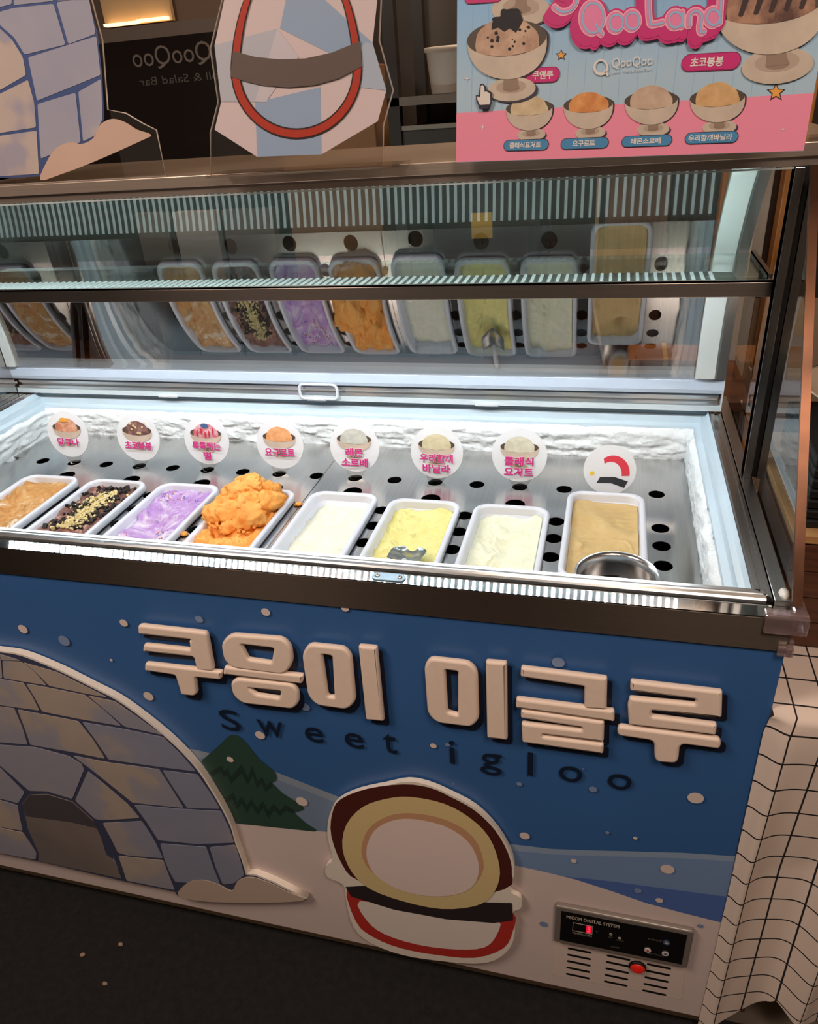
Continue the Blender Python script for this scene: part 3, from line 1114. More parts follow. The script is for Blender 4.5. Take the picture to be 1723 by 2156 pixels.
# far hills, then snow, tree
shape('far_hill', [fpx([(395, 1575), (420, 1580), (500, 1600), (580, 1625), (640, 1648), (720, 1680), (800, 1730), (800, 1800), (480, 1800), (400, 1700)])], FP, H_, 0, M_hill_l, R)
shape('far_hill', [fpx([(395, 1588), (420, 1594), (500, 1614), (580, 1639), (640, 1662), (720, 1694), (800, 1745), (800, 1800), (480, 1800), (400, 1700)])], FP, 2 * H_, 0, M_hill, R)
rb = [FP.px(1654, 1800)[0]]
UR = XR - 0.0002
rz = lambda y: (UR, FP.px(1530, y)[1])
shape('near_hill', [[FP.px(*z4(*p)) for p in ((300, 130), (440, 155), (600, 174), (760, 180), (900, 183), (1150, 190), (1385, 205))] + [rz(1803), rz(1960)] + [FP.px(1000, 1900)]], FP, H_, 0, M_hill_rl, R)
shape('near_hill', [[FP.px(*z4(*p)) for p in ((300, 155), (440, 180), (600, 196), (760, 202), (900, 205), (1150, 212), (1385, 227))] + [rz(1814), rz(1960)] + [FP.px(1000, 1900)]], FP, 2 * H_, 0, M_hill_r, R)
shape('near_hill', [[FP.px(*z4(*p)) for p in ((600, 285), (760, 298), (900, 315), (1100, 342), (1345, 374))] + [rz(1890), rz(1980)] + [FP.px(*z4(700, 420))]], FP, 3 * H_, 0, M_hill_d, R)
zb_ = ZP + 0.0003
snow = [(XL, FP.px(0, 1720)[1]), FP.px(0, 1700), FP.px(300, 1716), FP.px(500, 1733), FP.px(690, 1750), FP.px(860, 1785)] + [FP.px(*z4(*p)) for p in ((440, 240), (560, 266), (700, 300), (850, 348), (1000, 400), (1150, 440), (1315, 481))] + [rz(1946), (UR, zb_), (XL, zb_)]
shape('snow_field', [snow], FP, 4 * H_, 0, M_snow, R)
M_tree = mat('tree_print', C(46, 74, 62), 0.5)
M_tree_d = mat('tree_print_dark', C(34, 54, 48), 0.5)
tr = [(955, 705), (975, 690), (1000, 690), (1030, 715), (1090, 790), (1150, 838), (1168, 860), (1166, 885), (1145, 890), (1190, 935), (1275, 988), (1284, 1005), (1240, 1018), (1290, 1062), (1335, 1090), (1330, 1098),
      (1000, 1064), (960, 1000), (930, 930), (890, 860), (848, 800), (880, 775), (925, 735)]
tree = shape('pine_tree', [fpx(rounded(tr, 10), z1)], FP, 5 * H_, 0, M_tree, R)
zig = [(885, 850), (935, 820), (945, 845), (960, 832), (975, 868), (1020, 815), (1045, 872), (1064, 822), (1085, 885), (1106, 868), (1122, 905), (1142, 888)]
shape('needle_band', [fpx(zig + [(1150, 905), (1120, 930), (1104, 890), (1085, 912), (1066, 858), (1045, 900), (1020, 850), (975, 895), (958, 858), (945, 868), (933, 842), (895, 866)], z1)], FP, 6 * H_, 0, M_tree_d, tree)
zig2 = [(945, 958), (985, 935), (1000, 975), (1020, 950), (1040, 990), (1062, 960), (1085, 1000), (1110, 968), (1130, 1010), (1155, 980), (1180, 1010), (1205, 985), (1240, 1005)]
shape('needle_band', [fpx(zig2 + [(1240, 1020), (1205, 1008), (1182, 1030), (1155, 1006), (1132, 1040), (1110, 996), (1086, 1026), (1062, 988), (1040, 1016), (1020, 976), (1000, 1002), (982, 962), (955, 976)], z1)], FP, 6 * H_, 0, M_tree_d, tree)

# snowflakes: printed round dots
M_dot = mat('flake_print', C(226, 208, 200), 0.5)
M_dotb = mat('flake_print_blue', C(128, 148, 184), 0.5)
dots = [z1(525, 219) + (8, 0), z1(101, 245) + (9, 0), z1(274, 294) + (11, 1), z1(472, 375) + (3, 0), z1(1122, 173) + (9, 0), z1(842, 203) + (8, 1), z1(1456, 157) + (8, 0), z1(629, 527) + (10, 0),
        z1(1111, 502) + (5, 0), z1(1287, 572) + (10, 1), z1(1098, 691) + (10, 0), z1(997, 646) + (4, 1), z1(972, 793) + (7, 0), z1(1274, 970) + (12, 0),
        z2(628, 384) + (14, 1), z2(103, 735) + (7, 0), z2(163, 731) + (5, 1), z2(188, 895) + (2.5, 1), z2(464, 896) + (6, 1), z2(774, 918) + (9, 1), z2(733, 832) + (2.5, 1), z2(1206, 954) + (18, 0),
        z2(487, 1114) + (11, 0), z2(834, 1100) + (5, 1), z2(952, 1123) + (5, 0), z4(693, 219) + (6.5, 0), z4(1087, 254) + (15.5, 0), z4(963, 344) + (8.5, 1), z4(1053, 385) + (8.5, 0), z4(567, 486) + (9, 1), z4(1226, 493) + (7, 1)]
for x, y, r, k in dots:
    u, v = FP.px(x, y)
    e = abs(FP.px(x + r, y)[0] - u)
    shape('snowflake_dot', [circle(u, v, e, 20)], FP, 7 * H_, 0, M_dotb if k else M_dot, R)

# igloo: a thick white foam cut-out faced with printed ice blocks
u0 = FP.px(-20, 1360)[0]
out_r = [z1(0, 325), z1(100, 340), z1(250, 400), z1(400, 475), z1(500, 530), z1(600, 602), z1(700, 684), z1(780, 757), z1(850, 832), z1(910, 930), z1(950, 1000), z1(985, 1070), z3(1003, 140), z3(1025, 205), z3(1040, 258)]
tail = [z3(1100, 265), z3(1170, 292), z3(1225, 325), z3(1212, 345), z3(1302, 366), z3(1296, 386)]
botm = [z3(1180, 397), z3(1000, 400), z3(830, 392), z3(745, 368), z3(740, 352), z3(530, 310)]
IG_D = 0.012
face_off = IG_D + 5 * H_
inr = [z1(0, 347), z1(90, 362), z1(240, 422), z1(390, 497), z1(490, 548), z1(590, 618), z1(690, 698), z1(770, 773), z1(838, 852), z1(895, 940), z1(935, 1008), z1(970, 1080), z3(990, 150), z3(1015, 215), z3(1036, 284)]
zb0 = FP.px(*z3(0, 196), face_off)[1]


def igloo_outline(dx, dy, inset):
    f_ = [FP.px(x + dx, y + dy, face_off) for x, y in smooth_loop(inr, 3, False)]
    l_ = [(2 * u0 - u, v) for u, v in f_ if (2 * u0 - u) > XL + inset]
    return l_[::-1] + f_[1:] + [FP.px(x + dx, y + dy * (i < 5), face_off) for i, (x, y) in enumerate((z3(1075, 288), z3(1150, 318), z3(1210, 349), z3(1292, 388), z3(1180, 398), z3(1000, 401), z3(830, 393), z3(746, 369), z3(738, 353), z3(530, 311), z3(160, 225)))] + [(XL + inset, zb0 + 0.001)]


ig = shape('igloo_cutout', [igloo_outline(2.5, -2.5, 0.004)], FP, 5 * H_, IG_D, M_foam, R, 0.0)
M_line = mat('igloo_outline', C(62, 66, 92), 0.55)


def igp(pts, f):
    return [FP.px(*f(*p), face_off) for p in pts]


M_block = mat_mix('ice_block_print', [(0.44, C(150, 148, 160)), (0.52, C(158, 152, 158)), (0.56, C(172, 158, 148)), (0.66, C(178, 162, 150))], 5.5, 0.55, 3, interp='LINEAR')
M_blockd = mat_mix('ice_block_print_blue', [(0.42, C(138, 142, 162)), (0.60, C(146, 146, 162)), (0.66, C(164, 154, 152))], 5, 0.55, 3)
M_door = mat_mix('igloo_door_print', [(0.3, C(114, 104, 102)), (0.7, C(130, 118, 112))], 5, 0.55, 3)
shape('printed_face', [igloo_outline(0, 0, 0.012)], FP, face_off, 0.0006, M_line, ig)
D0 = face_off + 0.0006
blocks1 = [  # in first-zoom pixels
    [(0, 352), (88, 380), (8, 378)], [(-160, 350), (0, 352), (6, 382), (12, 455), (-160, 425)],
    [(12, 382), (90, 385), (148, 430), (198, 484), (18, 454)], [(100, 388), (240, 428), (388, 502), (452, 534), (360, 518), (210, 486), (152, 428)],
    [(-160, 432), (100, 474), (138, 530), (168, 590), (-160, 545)], [(112, 477), (210, 495), (358, 525), (440, 590), (512, 655), (330, 624), (180, 594), (145, 530)], [(372, 527), (486, 552), (586, 622), (684, 692), (526, 657), (450, 592)],
    [(-160, 552), (62, 582), (96, 660), (118, 733), (-160, 710)], [(76, 586), (332, 636), (395, 715), (445, 793), (300, 764), (130, 734), (104, 660)], [(348, 639), (520, 668), (688, 702), (765, 776), (826, 846), (680, 828), (460, 796), (405, 715)],
    [(-160, 716), (0, 735), (150, 745), (290, 782), (345, 815), (356, 838), (306, 962), (200, 930), (124, 928), (50, 862), (0, 820), (-160, 790)],
    [(308, 780), (452, 808), (672, 838), (725, 920), (775, 1000), (560, 978), (470, 905), (370, 826)], [(686, 842), (832, 860), (890, 942), (928, 1004), (790, 1000), (735, 920)],
    [(372, 846), (450, 908), (540, 985), (590, 1042), (432, 1052), (400, 1045), (318, 968)],
    [(566, 987), (750, 1004), (932, 1014), (965, 1082), (988, 1146), (830, 1152), (668, 1136), (620, 1060)],
    [(434, 1064), (598, 1056), (636, 1110), (656, 1145), (688, 1212), (540, 1200), (498, 1188), (470, 1130)],
    [(-160, 800), (0, 830), (105, 935), (78, 980), (0, 960), (-160, 945)], [(-160, 953), (0, 967), (76, 990), (84, 1040), (98, 1096), (0, 1080), (-160, 1064)],
]
blocks3 = [
    [(-160, 60), (0, 84), (98, 104), (130, 150), (155, 190), (152, 218), (0, 190), (-160, 160)],
    [(500, 202), (690, 222), (715, 290), (738, 346), (535, 306), (520, 260)], [(676, 150), (870, 165), (900, 250), (928, 320), (740, 312), (712, 262), (694, 216)], [(884, 166), (992, 156), (1012, 215), (1030, 282), (985, 318), (940, 322), (910, 250)],
]
for bl in blocks1:
    shape('igloo_block', [igp(rounded(bl, 6, 2), z1)], FP, D0, 0.0008, M_blockd if (sum(p[0] for p in bl) / len(bl) > 560 or len(bl) == 3) else M_block, ig)
for bl, f in [(b_, z1) for b_ in blocks1] + [(b_, z3) for b_ in blocks3]:
    if sum(p[0] for p in bl) / len(bl) < 200:
        continue
    q = [(max(2 * u0 - u, XL + 0.014), v) for u, v in igp(rounded(bl, 6, 2), f)]
    if XL + 0.02 < max(u for u, v in q) < FP.px(-84, 1600)[0]:
        shape('igloo_block', [q], FP, D0, 0.0008, M_block, ig)
for k, bl in enumerate(blocks3):
    shape('igloo_block', [igp(rounded(bl, 6, 2), z3)], FP, D0, 0.0008, M_blockd if k > 1 else M_block, ig)
shape('igloo_door', [igp(rounded([(92, 985), (125, 945), (200, 942), (306, 974), (392, 1050), (430, 1130), (450, 1200), (482, 1222 + 0), (498, 1300 - 70)], 8, 2), z1)[:-4] + igp([(478, 210), (515, 298), (165, 224), (165, 190), (120, 90)], z3)], FP, D0, 0.0008, M_door, ig)
shape('door_depth', [igp([(96, 985), (126, 947), (200, 944), (306, 976), (392, 1054), (420, 1088), (300, 1060), (112, 1035)], z1)], FP, D0 + 0.0009, 0, mat('igloo_door_shade', C(76, 70, 74), 0.55), ig)
M_mound = mat('mound_print', C(196, 174, 158), 0.55, var=0.04, scale=6)
shape('snow_mound', [igp(smooth_loop([(752, 366), (775, 328), (815, 306), (870, 304), (930, 325), (978, 348), (1000, 310), (1035, 292), (1080, 294), (1150, 320), (1208, 350), (1286, 385), (1180, 396), (1000, 398), (835, 390)], 3), z3)], FP, D0 + 0.0002, 0.0012, M_mound, ig)

# raised Korean lettering: white rounded foam over their drop shadow, printed as a navy offset copy
LET = [
    ('z1', [[(588, 228), (600, 224), (868, 254), (880, 264), (907, 408), (900, 418), (835, 411), (822, 357), (608, 335), (612, 305), (808, 326), (803, 290), (812, 285), (590, 262)]]),
    ('z1', [[(618, 383), (942, 420), (938, 454), (830, 443), (838, 510), (826, 522), (770, 516), (745, 434), (616, 415)]]),
    ('z1', [[(975, 262), (1195, 278), (1232, 312), (1240, 385), (1205, 431), (990, 403), (950, 372), (937, 300)], [(1022, 304), (1160, 320), (1150, 380), (1052, 366)]]),
    ('z1', [[(950, 398), (1283, 435), (1278, 471), (945, 431)]]),
    ('z1', [[(1005, 447), (1235, 472), (1262, 500), (1266, 548), (1240, 576), (1025, 552), (985, 515), (977, 465)], [(1052, 487), (1190, 500), (1182, 530), (1085, 515)]]),
    ('z1', [[(1305, 302), (1455, 318), (1485, 350), (1503, 545), (1468, 578), (1340, 560), (1302, 520), (1277, 345)], [(1362, 345), (1404, 352), (1414, 526), (1386, 522)]]),
    ('z1', [[(1513, 310), (1592, 317), (1622, 628), (1545, 621)]]),
    ('z2', [[(90, 361), (255, 380), (290, 415), (296, 620), (265, 651), (120, 633), (80, 595), (66, 395)], [(155, 410), (207, 417), (208, 600), (165, 588)]]),
    ('z2', [[(324, 374), (413, 381), (416, 706), (330, 696)]]),
    ('z2', [[(472, 400), (835, 445), (832, 578), (738, 572), (738, 480), (470, 440)]]),
    ('z2', [[(452, 530), (865, 582), (865, 628), (450, 570)]]),
    ('z2', [[(472, 579), (822, 628), (820, 712), (565, 680), (565, 690), (820, 722), (818, 763), (478, 715), (474, 634), (726, 663), (728, 651), (471, 613)]]),
    ('z2', [[(932, 457), (1318, 502), (1315, 610), (1022, 580), (1020, 605), (1295, 640), (1291, 684), (925, 640), (920, 560), (928, 528), (1203, 555), (1207, 533), (930, 498)]]),
    ('z2', [[(878, 645), (1312, 700), (1310, 743), (1140, 720), (1132, 803), (1033, 795), (1032, 708), (876, 685)]]),
]
M_letter = mat('letter_foam', C(246, 222, 204), 0.5, var=0.02, scale=80)
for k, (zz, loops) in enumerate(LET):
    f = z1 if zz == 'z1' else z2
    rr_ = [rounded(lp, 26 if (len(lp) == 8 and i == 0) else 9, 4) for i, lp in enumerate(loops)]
    bk = shape('letter_drop_shadow', [fpx(lp, f, (11, 8)) for lp in rr_], FP, 8 * H_ + (k % 3) * 0.0002, 0.0012, M_navy, R)
    shape('letter', [fpx(lp, f, (0, 0), 0.0085) for lp in rr_], FP, 8 * H_ + 0.0014 + (k % 3) * 0.0002, 0.0105, M_letter, R, 0.0042, seg=3)
M_let2 = mat('letter_navy', C(22, 34, 54), 0.4)
for ch, x0, y0, x1, y1, top in (('S', 471, 1531, 512, 1538, 1490), ('w', 549, 1544, 602, 1550, 1512), ('e', 647, 1556, 685, 1562, 1526), ('e', 730, 1568, 769, 1574, 1538), ('t', 811, 1580, 839, 1586, 1540),
                            ('i', 949, 1603, 961, 1605, 1556), ('g', 1013, 1624, 1058, 1630, 1580), ('l', 1112, 1628, 1123, 1630, 1580), ('o', 1177, 1638, 1226, 1645, 1606), ('o', 1279, 1654, 1329, 1661, 1622)):
    a, b = FP.px(x0, y0), FP.px(x1, y1)
    h = FP.px(x0, top)[1] - a[1]
    text('raised_letter', ch, FP, (a[0], a[1]), (b[0], a[1]), h, 8 * H_, M_let2, R, 0.0, 0.0007)

# plain oval mural piece, raised like the igloo: brown hood shape, cream ring, pale centre
plo = [(862, 1637), (905, 1645), (950, 1664), (1005, 1694), (1050, 1740), (1080, 1795), (1084, 1835), (1074, 1866), (1098, 1882), (1098, 1903), (1080, 1914), (1086, 1950), (1076, 1985), (1045, 2012), (1000, 2020), (925, 2014), (850, 2002), (785, 1978), (748, 1945), (732, 1890),
       (726, 1855), (692, 1838), (690, 1815), (704, 1800), (693, 1752), (697, 1708), (716, 1678), (760, 1658), (815, 1646)]
OV_D = 0.009
od = 8 * H_ + OV_D
ovp = lambda pts: fpx(pts, px1, (0, 0), od)
ov = shape('mural_oval', [fpx(smooth_loop(plo, 3), px1, (0, 0), 0.004)], FP, 8 * H_, OV_D, M_foam, R)
brown = [(850, 1651), (905, 1658), (950, 1678), (1000, 1706), (1043, 1748), (1070, 1796), (1078, 1838), (1062, 1872), (900, 1900), (760, 1856), (722, 1822), (698, 1760), (700, 1712), (718, 1682), (775, 1660)]
shape('brown_field', [ovp(smooth_loop(brown, 3))], FP, od + 0.0004, 0, mat('brown_print', C(82, 34, 28), 0.5), ov)
shape('red_field', [ovp(smooth_loop([(731, 1870), (800, 1890), (900, 1912), (1000, 1925), (1081, 1922), (1080, 1960), (1060, 1996), (1000, 2016), (920, 2010), (845, 1996), (785, 1972), (750, 1940)], 3))], FP, od + 0.0005, 0, mat('red_print', C(190, 52, 44), 0.5), ov)
shape('pale_field', [ovp(smooth_loop([(758, 1896), (860, 1916), (960, 1930), (1048, 1936), (1046, 1968), (1020, 1994), (960, 1998), (880, 1988), (810, 1966), (772, 1936)], 3))], FP, od + 0.0009, 0, mat('pale_print', C(236, 224, 214), 0.5), ov)
shape('dark_band', [ovp([(728, 1866), (800, 1862), (900, 1880), (1000, 1898), (1078, 1900), (1081, 1936), (1040, 1942), (940, 1934), (830, 1914), (740, 1886)])], FP, od + 0.0013, 0, mat('band_print', C(46, 38, 40), 0.5), ov)
ring = [(865, 1676), (935, 1690), (990, 1720), (1030, 1760), (1050, 1810), (1052, 1850), (1034, 1886), (1000, 1906), (930, 1912), (850, 1896), (780, 1870), (742, 1835), (722, 1785), (730, 1735), (765, 1697), (815, 1680)]
shape('cream_field', [ovp(smooth_loop(ring, 3))], FP, od + 0.0017, 0, mat('cream_print', C(226, 202, 146), 0.5), ov)
ce = [(870, 1722), (935, 1736), (985, 1768), (1008, 1812), (1002, 1856), (965, 1880), (900, 1884), (835, 1868), (788, 1836), (772, 1792), (788, 1748), (825, 1726)]
ce2 = [(870, 1710), (940, 1724), (995, 1758), (1018, 1810), (1008, 1850), (965, 1876), (900, 1880), (835, 1864), (782, 1832), (762, 1792), (776, 1744), (818, 1716)]
shape('tan_field', [ovp(smooth_loop(ce2, 3))], FP, od + 0.0021, 0, mat('tan_print', C(206, 158, 122), 0.5), ov)
shape('centre_field', [ovp(smooth_loop(ce, 3))], FP, od + 0.0025, 0, mat('centre_print', C(238, 218, 212), 0.5), ov)

# ------------------------------------------------------------------ control panel, vents, lamp
cz = lambda x, y: (1100 + x / 4.3075, 1850 + y / 4.3075)
bz = [FP.px(*cz(x, y), 0.0075) for x, y in ((300, 222), (1560, 470), (1500, 797), (288, 555))]
uu0, uu1 = (bz[0][0] + bz[3][0]) / 2, (bz[1][0] + bz[2][0]) / 2
vv1, vv0 = (bz[0][1] + bz[1][1]) / 2, (bz[2][1] + bz[3][1]) / 2
cp = shape('control_panel', [rounded([(uu0, vv0), (uu1, vv0), (uu1, vv1), (uu0, vv1)], 0.006)], FP, 4 * H_, 0.010, mat('panel_grey', C(150, 140, 132), 0.35, 0.4), R, 0.003)
mg = 0.0105
W_, Hh = uu1 - uu0 - 2 * mg, vv1 - vv0 - 2 * mg
su, sv = uu0 + mg, vv0 + mg
d1 = 4 * H_ + 0.010
shape('control_screen', [[(su, sv), (su + W_, sv), (su + W_, sv + Hh), (su, sv + Hh)]], FP, d1, 0.0006, mat('screen_black', C(18, 16, 17), 0.25), cp)
M_silk = mat('silk_print', C(196, 186, 170), 0.5)
M_silkd = mat('silk_print_dim', C(120, 112, 102), 0.5)
d1 += 0.0008
S_ = lambda fx, fy: (su + W_ * fx, sv + Hh * fy)


def silk(s, fx0, fx1, fy, fh, mt=M_silk, bold=0.0):
    text('printed_text', s, FP, S_(fx0, fy), S_(fx1, fy), Hh * fh, d1, mt, cp, bold)


silk('MICOM DIGITAL SYSTEM', 0.045, 0.475, 0.80, 0.105, bold=0.02)
silk('TEMPREATURE', 0.10, 0.265, 0.32, 0.055)
silk('°C', 0.285, 0.31, 0.50, 0.08, M_silkd)
silk('RUN', 0.40, 0.43, 0.425, 0.05, M_silkd)
silk('CHECK', 0.465, 0.525, 0.38, 0.05, M_silkd)
silk('PROG SET', 0.42, 0.495, 0.115, 0.05, M_silkd)
silk('ALARM OFF', 0.71, 0.82, 0.62, 0.055, M_silkd)
silk('TEMP CONTROL', 0.715, 0.86, 0.14, 0.05, M_silkd)
fr_ = [S_(0.10, 0.42), S_(0.265, 0.42), S_(0.265, 0.70), S_(0.10, 0.70)]
inn = [(fr_[0][0] + 0.0008, fr_[0][1] + 0.0008), (fr_[1][0] - 0.0008, fr_[1][1] + 0.0008), (fr_[2][0] - 0.0008, fr_[2][1] - 0.0008), (fr_[3][0] + 0.0008, fr_[3][1] - 0.0008)]
shape('display_frame', [fr_, inn], FP, d1, 0.0004, M_silk, cp)
M_red = emit('led_red', (1.0, 0.02, 0.04, 1), 2.2)
shape('display_digit_lit', [[S_(0.212, 0.44), S_(0.258, 0.44), S_(0.258, 0.69), S_(0.212, 0.69)]], FP, d1, 0.0002, emit('led_red_dim', (0.9, 0.01, 0.05, 1), 0.45), cp)
text('display_digit', '5', FP, S_(0.222, 0.47), S_(0.248, 0.47), Hh * 0.19, d1 + 0.0004, M_red, cp, 0.02)
for fx, fy in ((0.415, 0.55), (0.488, 0.48)):
    shape('indicator', [circle(*S_(fx, fy), 0.0028, 18), circle(*S_(fx, fy), 0.0016, 18)], FP, d1, 0.0004, M_silk, cp)
for fx, fy, c1, c2, up in ((0.855, 0.64, C(70, 92, 130), None, 0), (0.72, 0.27, C(226, 214, 206), C(190, 40, 40), 1), (0.86, 0.27, C(214, 208, 206), C(30, 50, 100), -1)):
    u, v = S_(fx, fy)
    b_ = shape('button', [circle(u, v, 0.0055, 24)], FP, d1, 0.0012, mat('button%d' % int(fx * 1000), c1, 0.35), cp)
    if up:
        s = 0.0028 * up
        shape('button_arrow', [[(u - 0.003, v - s * 0.7), (u + 0.003, v - s * 0.7), (u, v + s)]], FP, d1 + 0.0014, 0, mat('arrow%d' % up, c2, 0.4), b_)
    else:
        shape('button_mark', [rounded([(u - 0.0026, v - 0.0022), (u + 0.0026, v - 0.0022), (u + 0.0026, v + 0.0022), (u - 0.0026, v + 0.0022)], 0.0006)], FP, d1 + 0.0014, 0, M_silk, b_)
# ventilation slots on their slightly lighter sheet
shape('vent_sheet', [[FP.px(*cz(285, 560)), FP.px(*cz(1480, 800)), FP.px(*cz(1440, 1085)), FP.px(*cz(272, 862))]], FP, 4.5 * H_, 0.0004, mat('vent_sheet', C(226, 206, 196), 0.5), R)
cols = [((422, 618), (620, 656), (406, 850), 5), ((775, 690), (972, 714), (750, 925), 5), ((1140, 762), (1340, 800), (1098, 1000), 5)]
for (a, b, c_, n) in cols:
    for k in range(n):
        t = k / (n - 1)
        ox_, oy_ = (c_[0] - a[0]) * t, (c_[1] - a[1]) * t
        A_, B_ = FP.px(*cz(a[0] + ox_ + 6, a[1] + oy_ + 3)), FP.px(*cz(b[0] + ox_ - 6, b[1] + oy_ + 3))
        zc_ = (A_[1] + B_[1]) / 2
        r_ = 0.0030
        lp = [(B_[0] + r_ * math.cos(q), zc_ + r_ * math.sin(q)) for q in np.linspace(-1.57, 1.57, 7)] + [(A_[0] + r_ * math.cos(q), zc_ + r_ * math.sin(q)) for q in np.linspace(1.57, 4.71, 7)]
        shape('vent_slot', [lp], FP, 5.6 * H_, 0.0002, M_black, R)
lu, lv = FP.px(*cz(1046, 772))
LPn = Plane((lu, -0.0022, lv), (1, 0, 0), (0, 0, 1))
lr = abs(FP.px(*cz(1128, 772))[0] - FP.px(*cz(965, 772))[0]) / 2
lamp_ = shape('lamp_bezel', [circle(0, 0, lr, 32)], LPn, 0, 0.006, M_black, R, 0.002)
bm = bmesh.new()
bmesh.ops.create_uvsphere(bm, u_segments=28, v_segments=14, radius=lr * 0.84)
for v in bm.verts:
    v.co = Vector((lu + v.co.x, -0.0082 + v.co.y * 0.45, lv + v.co.z))
t_ = NT('pilot_red')
t_.bs.inputs['Base Color'].default_value = (0.55, 0.01, 0.01, 1)
t_.bs.inputs['Roughness'].default_value = 0.15
t_.bs.inputs['Emission Color'].default_value = (1.0, 0.03, 0.01, 1)
t_.bs.inputs['Emission Strength'].default_value = 0.14
link('lamp_lens', from_bm(bm), t_.m, lamp_, smooth=True)

# ------------------------------------------------------------------ round flavour signs standing behind the tubs
def dome(cx, cy, a, h, seed=0, n=18, wob=0.06):
    o = []
    for k in range(n + 1):
        t = math.pi * k / n
        w = 1 + wob * noise.noise(Vector((math.cos(t) * 2 + seed * 5.3, math.sin(t) * 2, seed)))
        o.append((cx + a * math.cos(t) * w, cy + h * math.sin(t) * w))
    return o


def bowl_print(P, parent, cx, cy, a, b, depth, foot, ice_col, ice_h, d, seed, tilt=0.0, stem=0.16, cols=None, in_px=True, texture=None):
    """picture of a footed steel bowl of ice cream; pixel space has y down"""
    sg = -1 if in_px else 1
    ct, st = math.cos(tilt), math.sin(tilt)

    def M(pts):
        r = []
        for x, y in pts:
            X, Y = x * ct - y * st, x * st + y * ct
            q = (cx + X, cy + sg * Y)
            r.append(P.px(*q) if in_px else q)
        return r
    silver = mat('bowl_print_silver', C(206, 188, 170), 0.45, var=0.10, scale=40)
    if in_px and a < 100 and parent is not None:
        ink = mat('bowl_print_edge', C(58, 48, 62), 0.5)
        dx = a * 0.055
        shape('print_edge', [M([(p[0] + dx, p[1] - dx) for p in circle(0, foot[0], foot[1], 28, foot[2])])], P, d - 0.0001, 0, ink, parent)
        shape('print_edge', [M([(a * math.cos(t) + dx, (b * math.sin(t) if t < math.pi else depth * math.sin(t)) - dx * 0.7) for t in np.linspace(0, 2 * math.pi, 44)[:-1]])], P, d - 0.00005, 0, ink, parent)
    silverd = mat('bowl_print_shade', C(150, 126, 108), 0.5)
    inside = mat('bowl_print_inside', C(82, 66, 54), 0.5)
    fx, fw, fh = foot
    e = 0.00018
    shape('print_foot', [M([(p[0], p[1]) for p in circle(0, fx, fw, 28, fh)])], P, d, 0, silver, parent)
    shape('print_foot', [M([(p[0], p[1]) for p in circle(0, fx + fh * 0.20, fw * 0.62, 24, fh * 0.55)])], P, d + e * 0.7, 0, mat('bowl_print_mid', C(184, 162, 144), 0.5), parent)
    shape('print_foot', [M([(p[0], p[1]) for p in circle(0, fx + fh * 0.05, fw * 0.34, 20, fh * 0.28)])], P, d + e, 0, silverd, parent)
    shape('print_stem', [M([(-a * stem, -depth * 0.9), (a * stem, -depth * 0.9), (a * stem * 1.3, fx), (-a * stem * 1.3, fx)])], P, d + 2 * e, 0, silverd, parent)
    shape('print_bowl_inside', [M(circle(0, 0, a, 32, b))], P, d + 3 * e, 0, inside, parent)
    shape('print_ice_cream', [M(dome(0, -b * 0.3, a * 0.80, ice_h, seed) + [(-a * 0.78, -b * 0.75), (0, -b * 1.0), (a * 0.78, -b * 0.75)])], P, d + 4 * e, 0, ice_col, parent)
    fr_ = [(a * math.cos(t), b * math.sin(t) - 0.0) for t in np.linspace(math.pi, 2 * math.pi, 18)]
    lo = [(a * math.cos(t) * (0.97 + 0.03 * abs(math.cos(t))), -depth * abs(math.sin(t)) ** 0.8) for t in np.linspace(2 * math.pi, math.pi, 22)]
    shape('print_bowl', [M(fr_ + lo[1:-1])], P, d + 5 * e, 0, silver, parent)
    return M, d + 6 * e


ic = lambda n, lo, hi, s=60: mat_mix(n, [(0.35, lo), (0.65, hi)], s, 0.55, 5)
SIGN_TXT = [['달쿠나'], ['초코봉봉'], ['톡톡튀는', '별'], ['요구르트'], ['레몬', '소르베'], ['우리함께', '바닐라'], ['클래식', '요거트'], []]
SIGN_LAB = ['round sign with a caramel scoop and orange bits on top, leftmost of the row', 'round sign with a chocolate scoop in a steel bowl', 'round sign with a pink and white scoop with red stripes', 'round sign with an orange scoop in a steel bowl, one line of text',
            'round sign with a grey-white scoop and two lines of text behind the white sorbet', 'round sign with a cream scoop, standing behind the yellow tub', 'round sign with an ivory scoop, largest lettering, behind the pale yogurt tub', 'round sign with a red arc and black band, no lettering, behind the beige tub']
SIGN_ICE = [ic('s_caramel', C(196, 120, 84), C(238, 190, 160)), ic('s_choc', C(70, 44, 44), C(170, 124, 112)), ic('s_pink', C(206, 70, 90), C(240, 214, 220)), ic('s_orange', C(226, 150, 92), C(244, 186, 132)),
            ic('s_grey', C(188, 190, 182), C(216, 216, 206)), ic('s_cream', C(206, 194, 156), C(226, 216, 184)), ic('s_ivory', C(206, 200, 178), C(228, 224, 206)), None]
SIGN_C = [(144, 914), (292, 921), (436, 927), (590, 935), (747, 940), (920, 952), (1094, 958), (1284, 989)]
M_signw = mat('sign_white', C(238, 241, 246), 0.4)
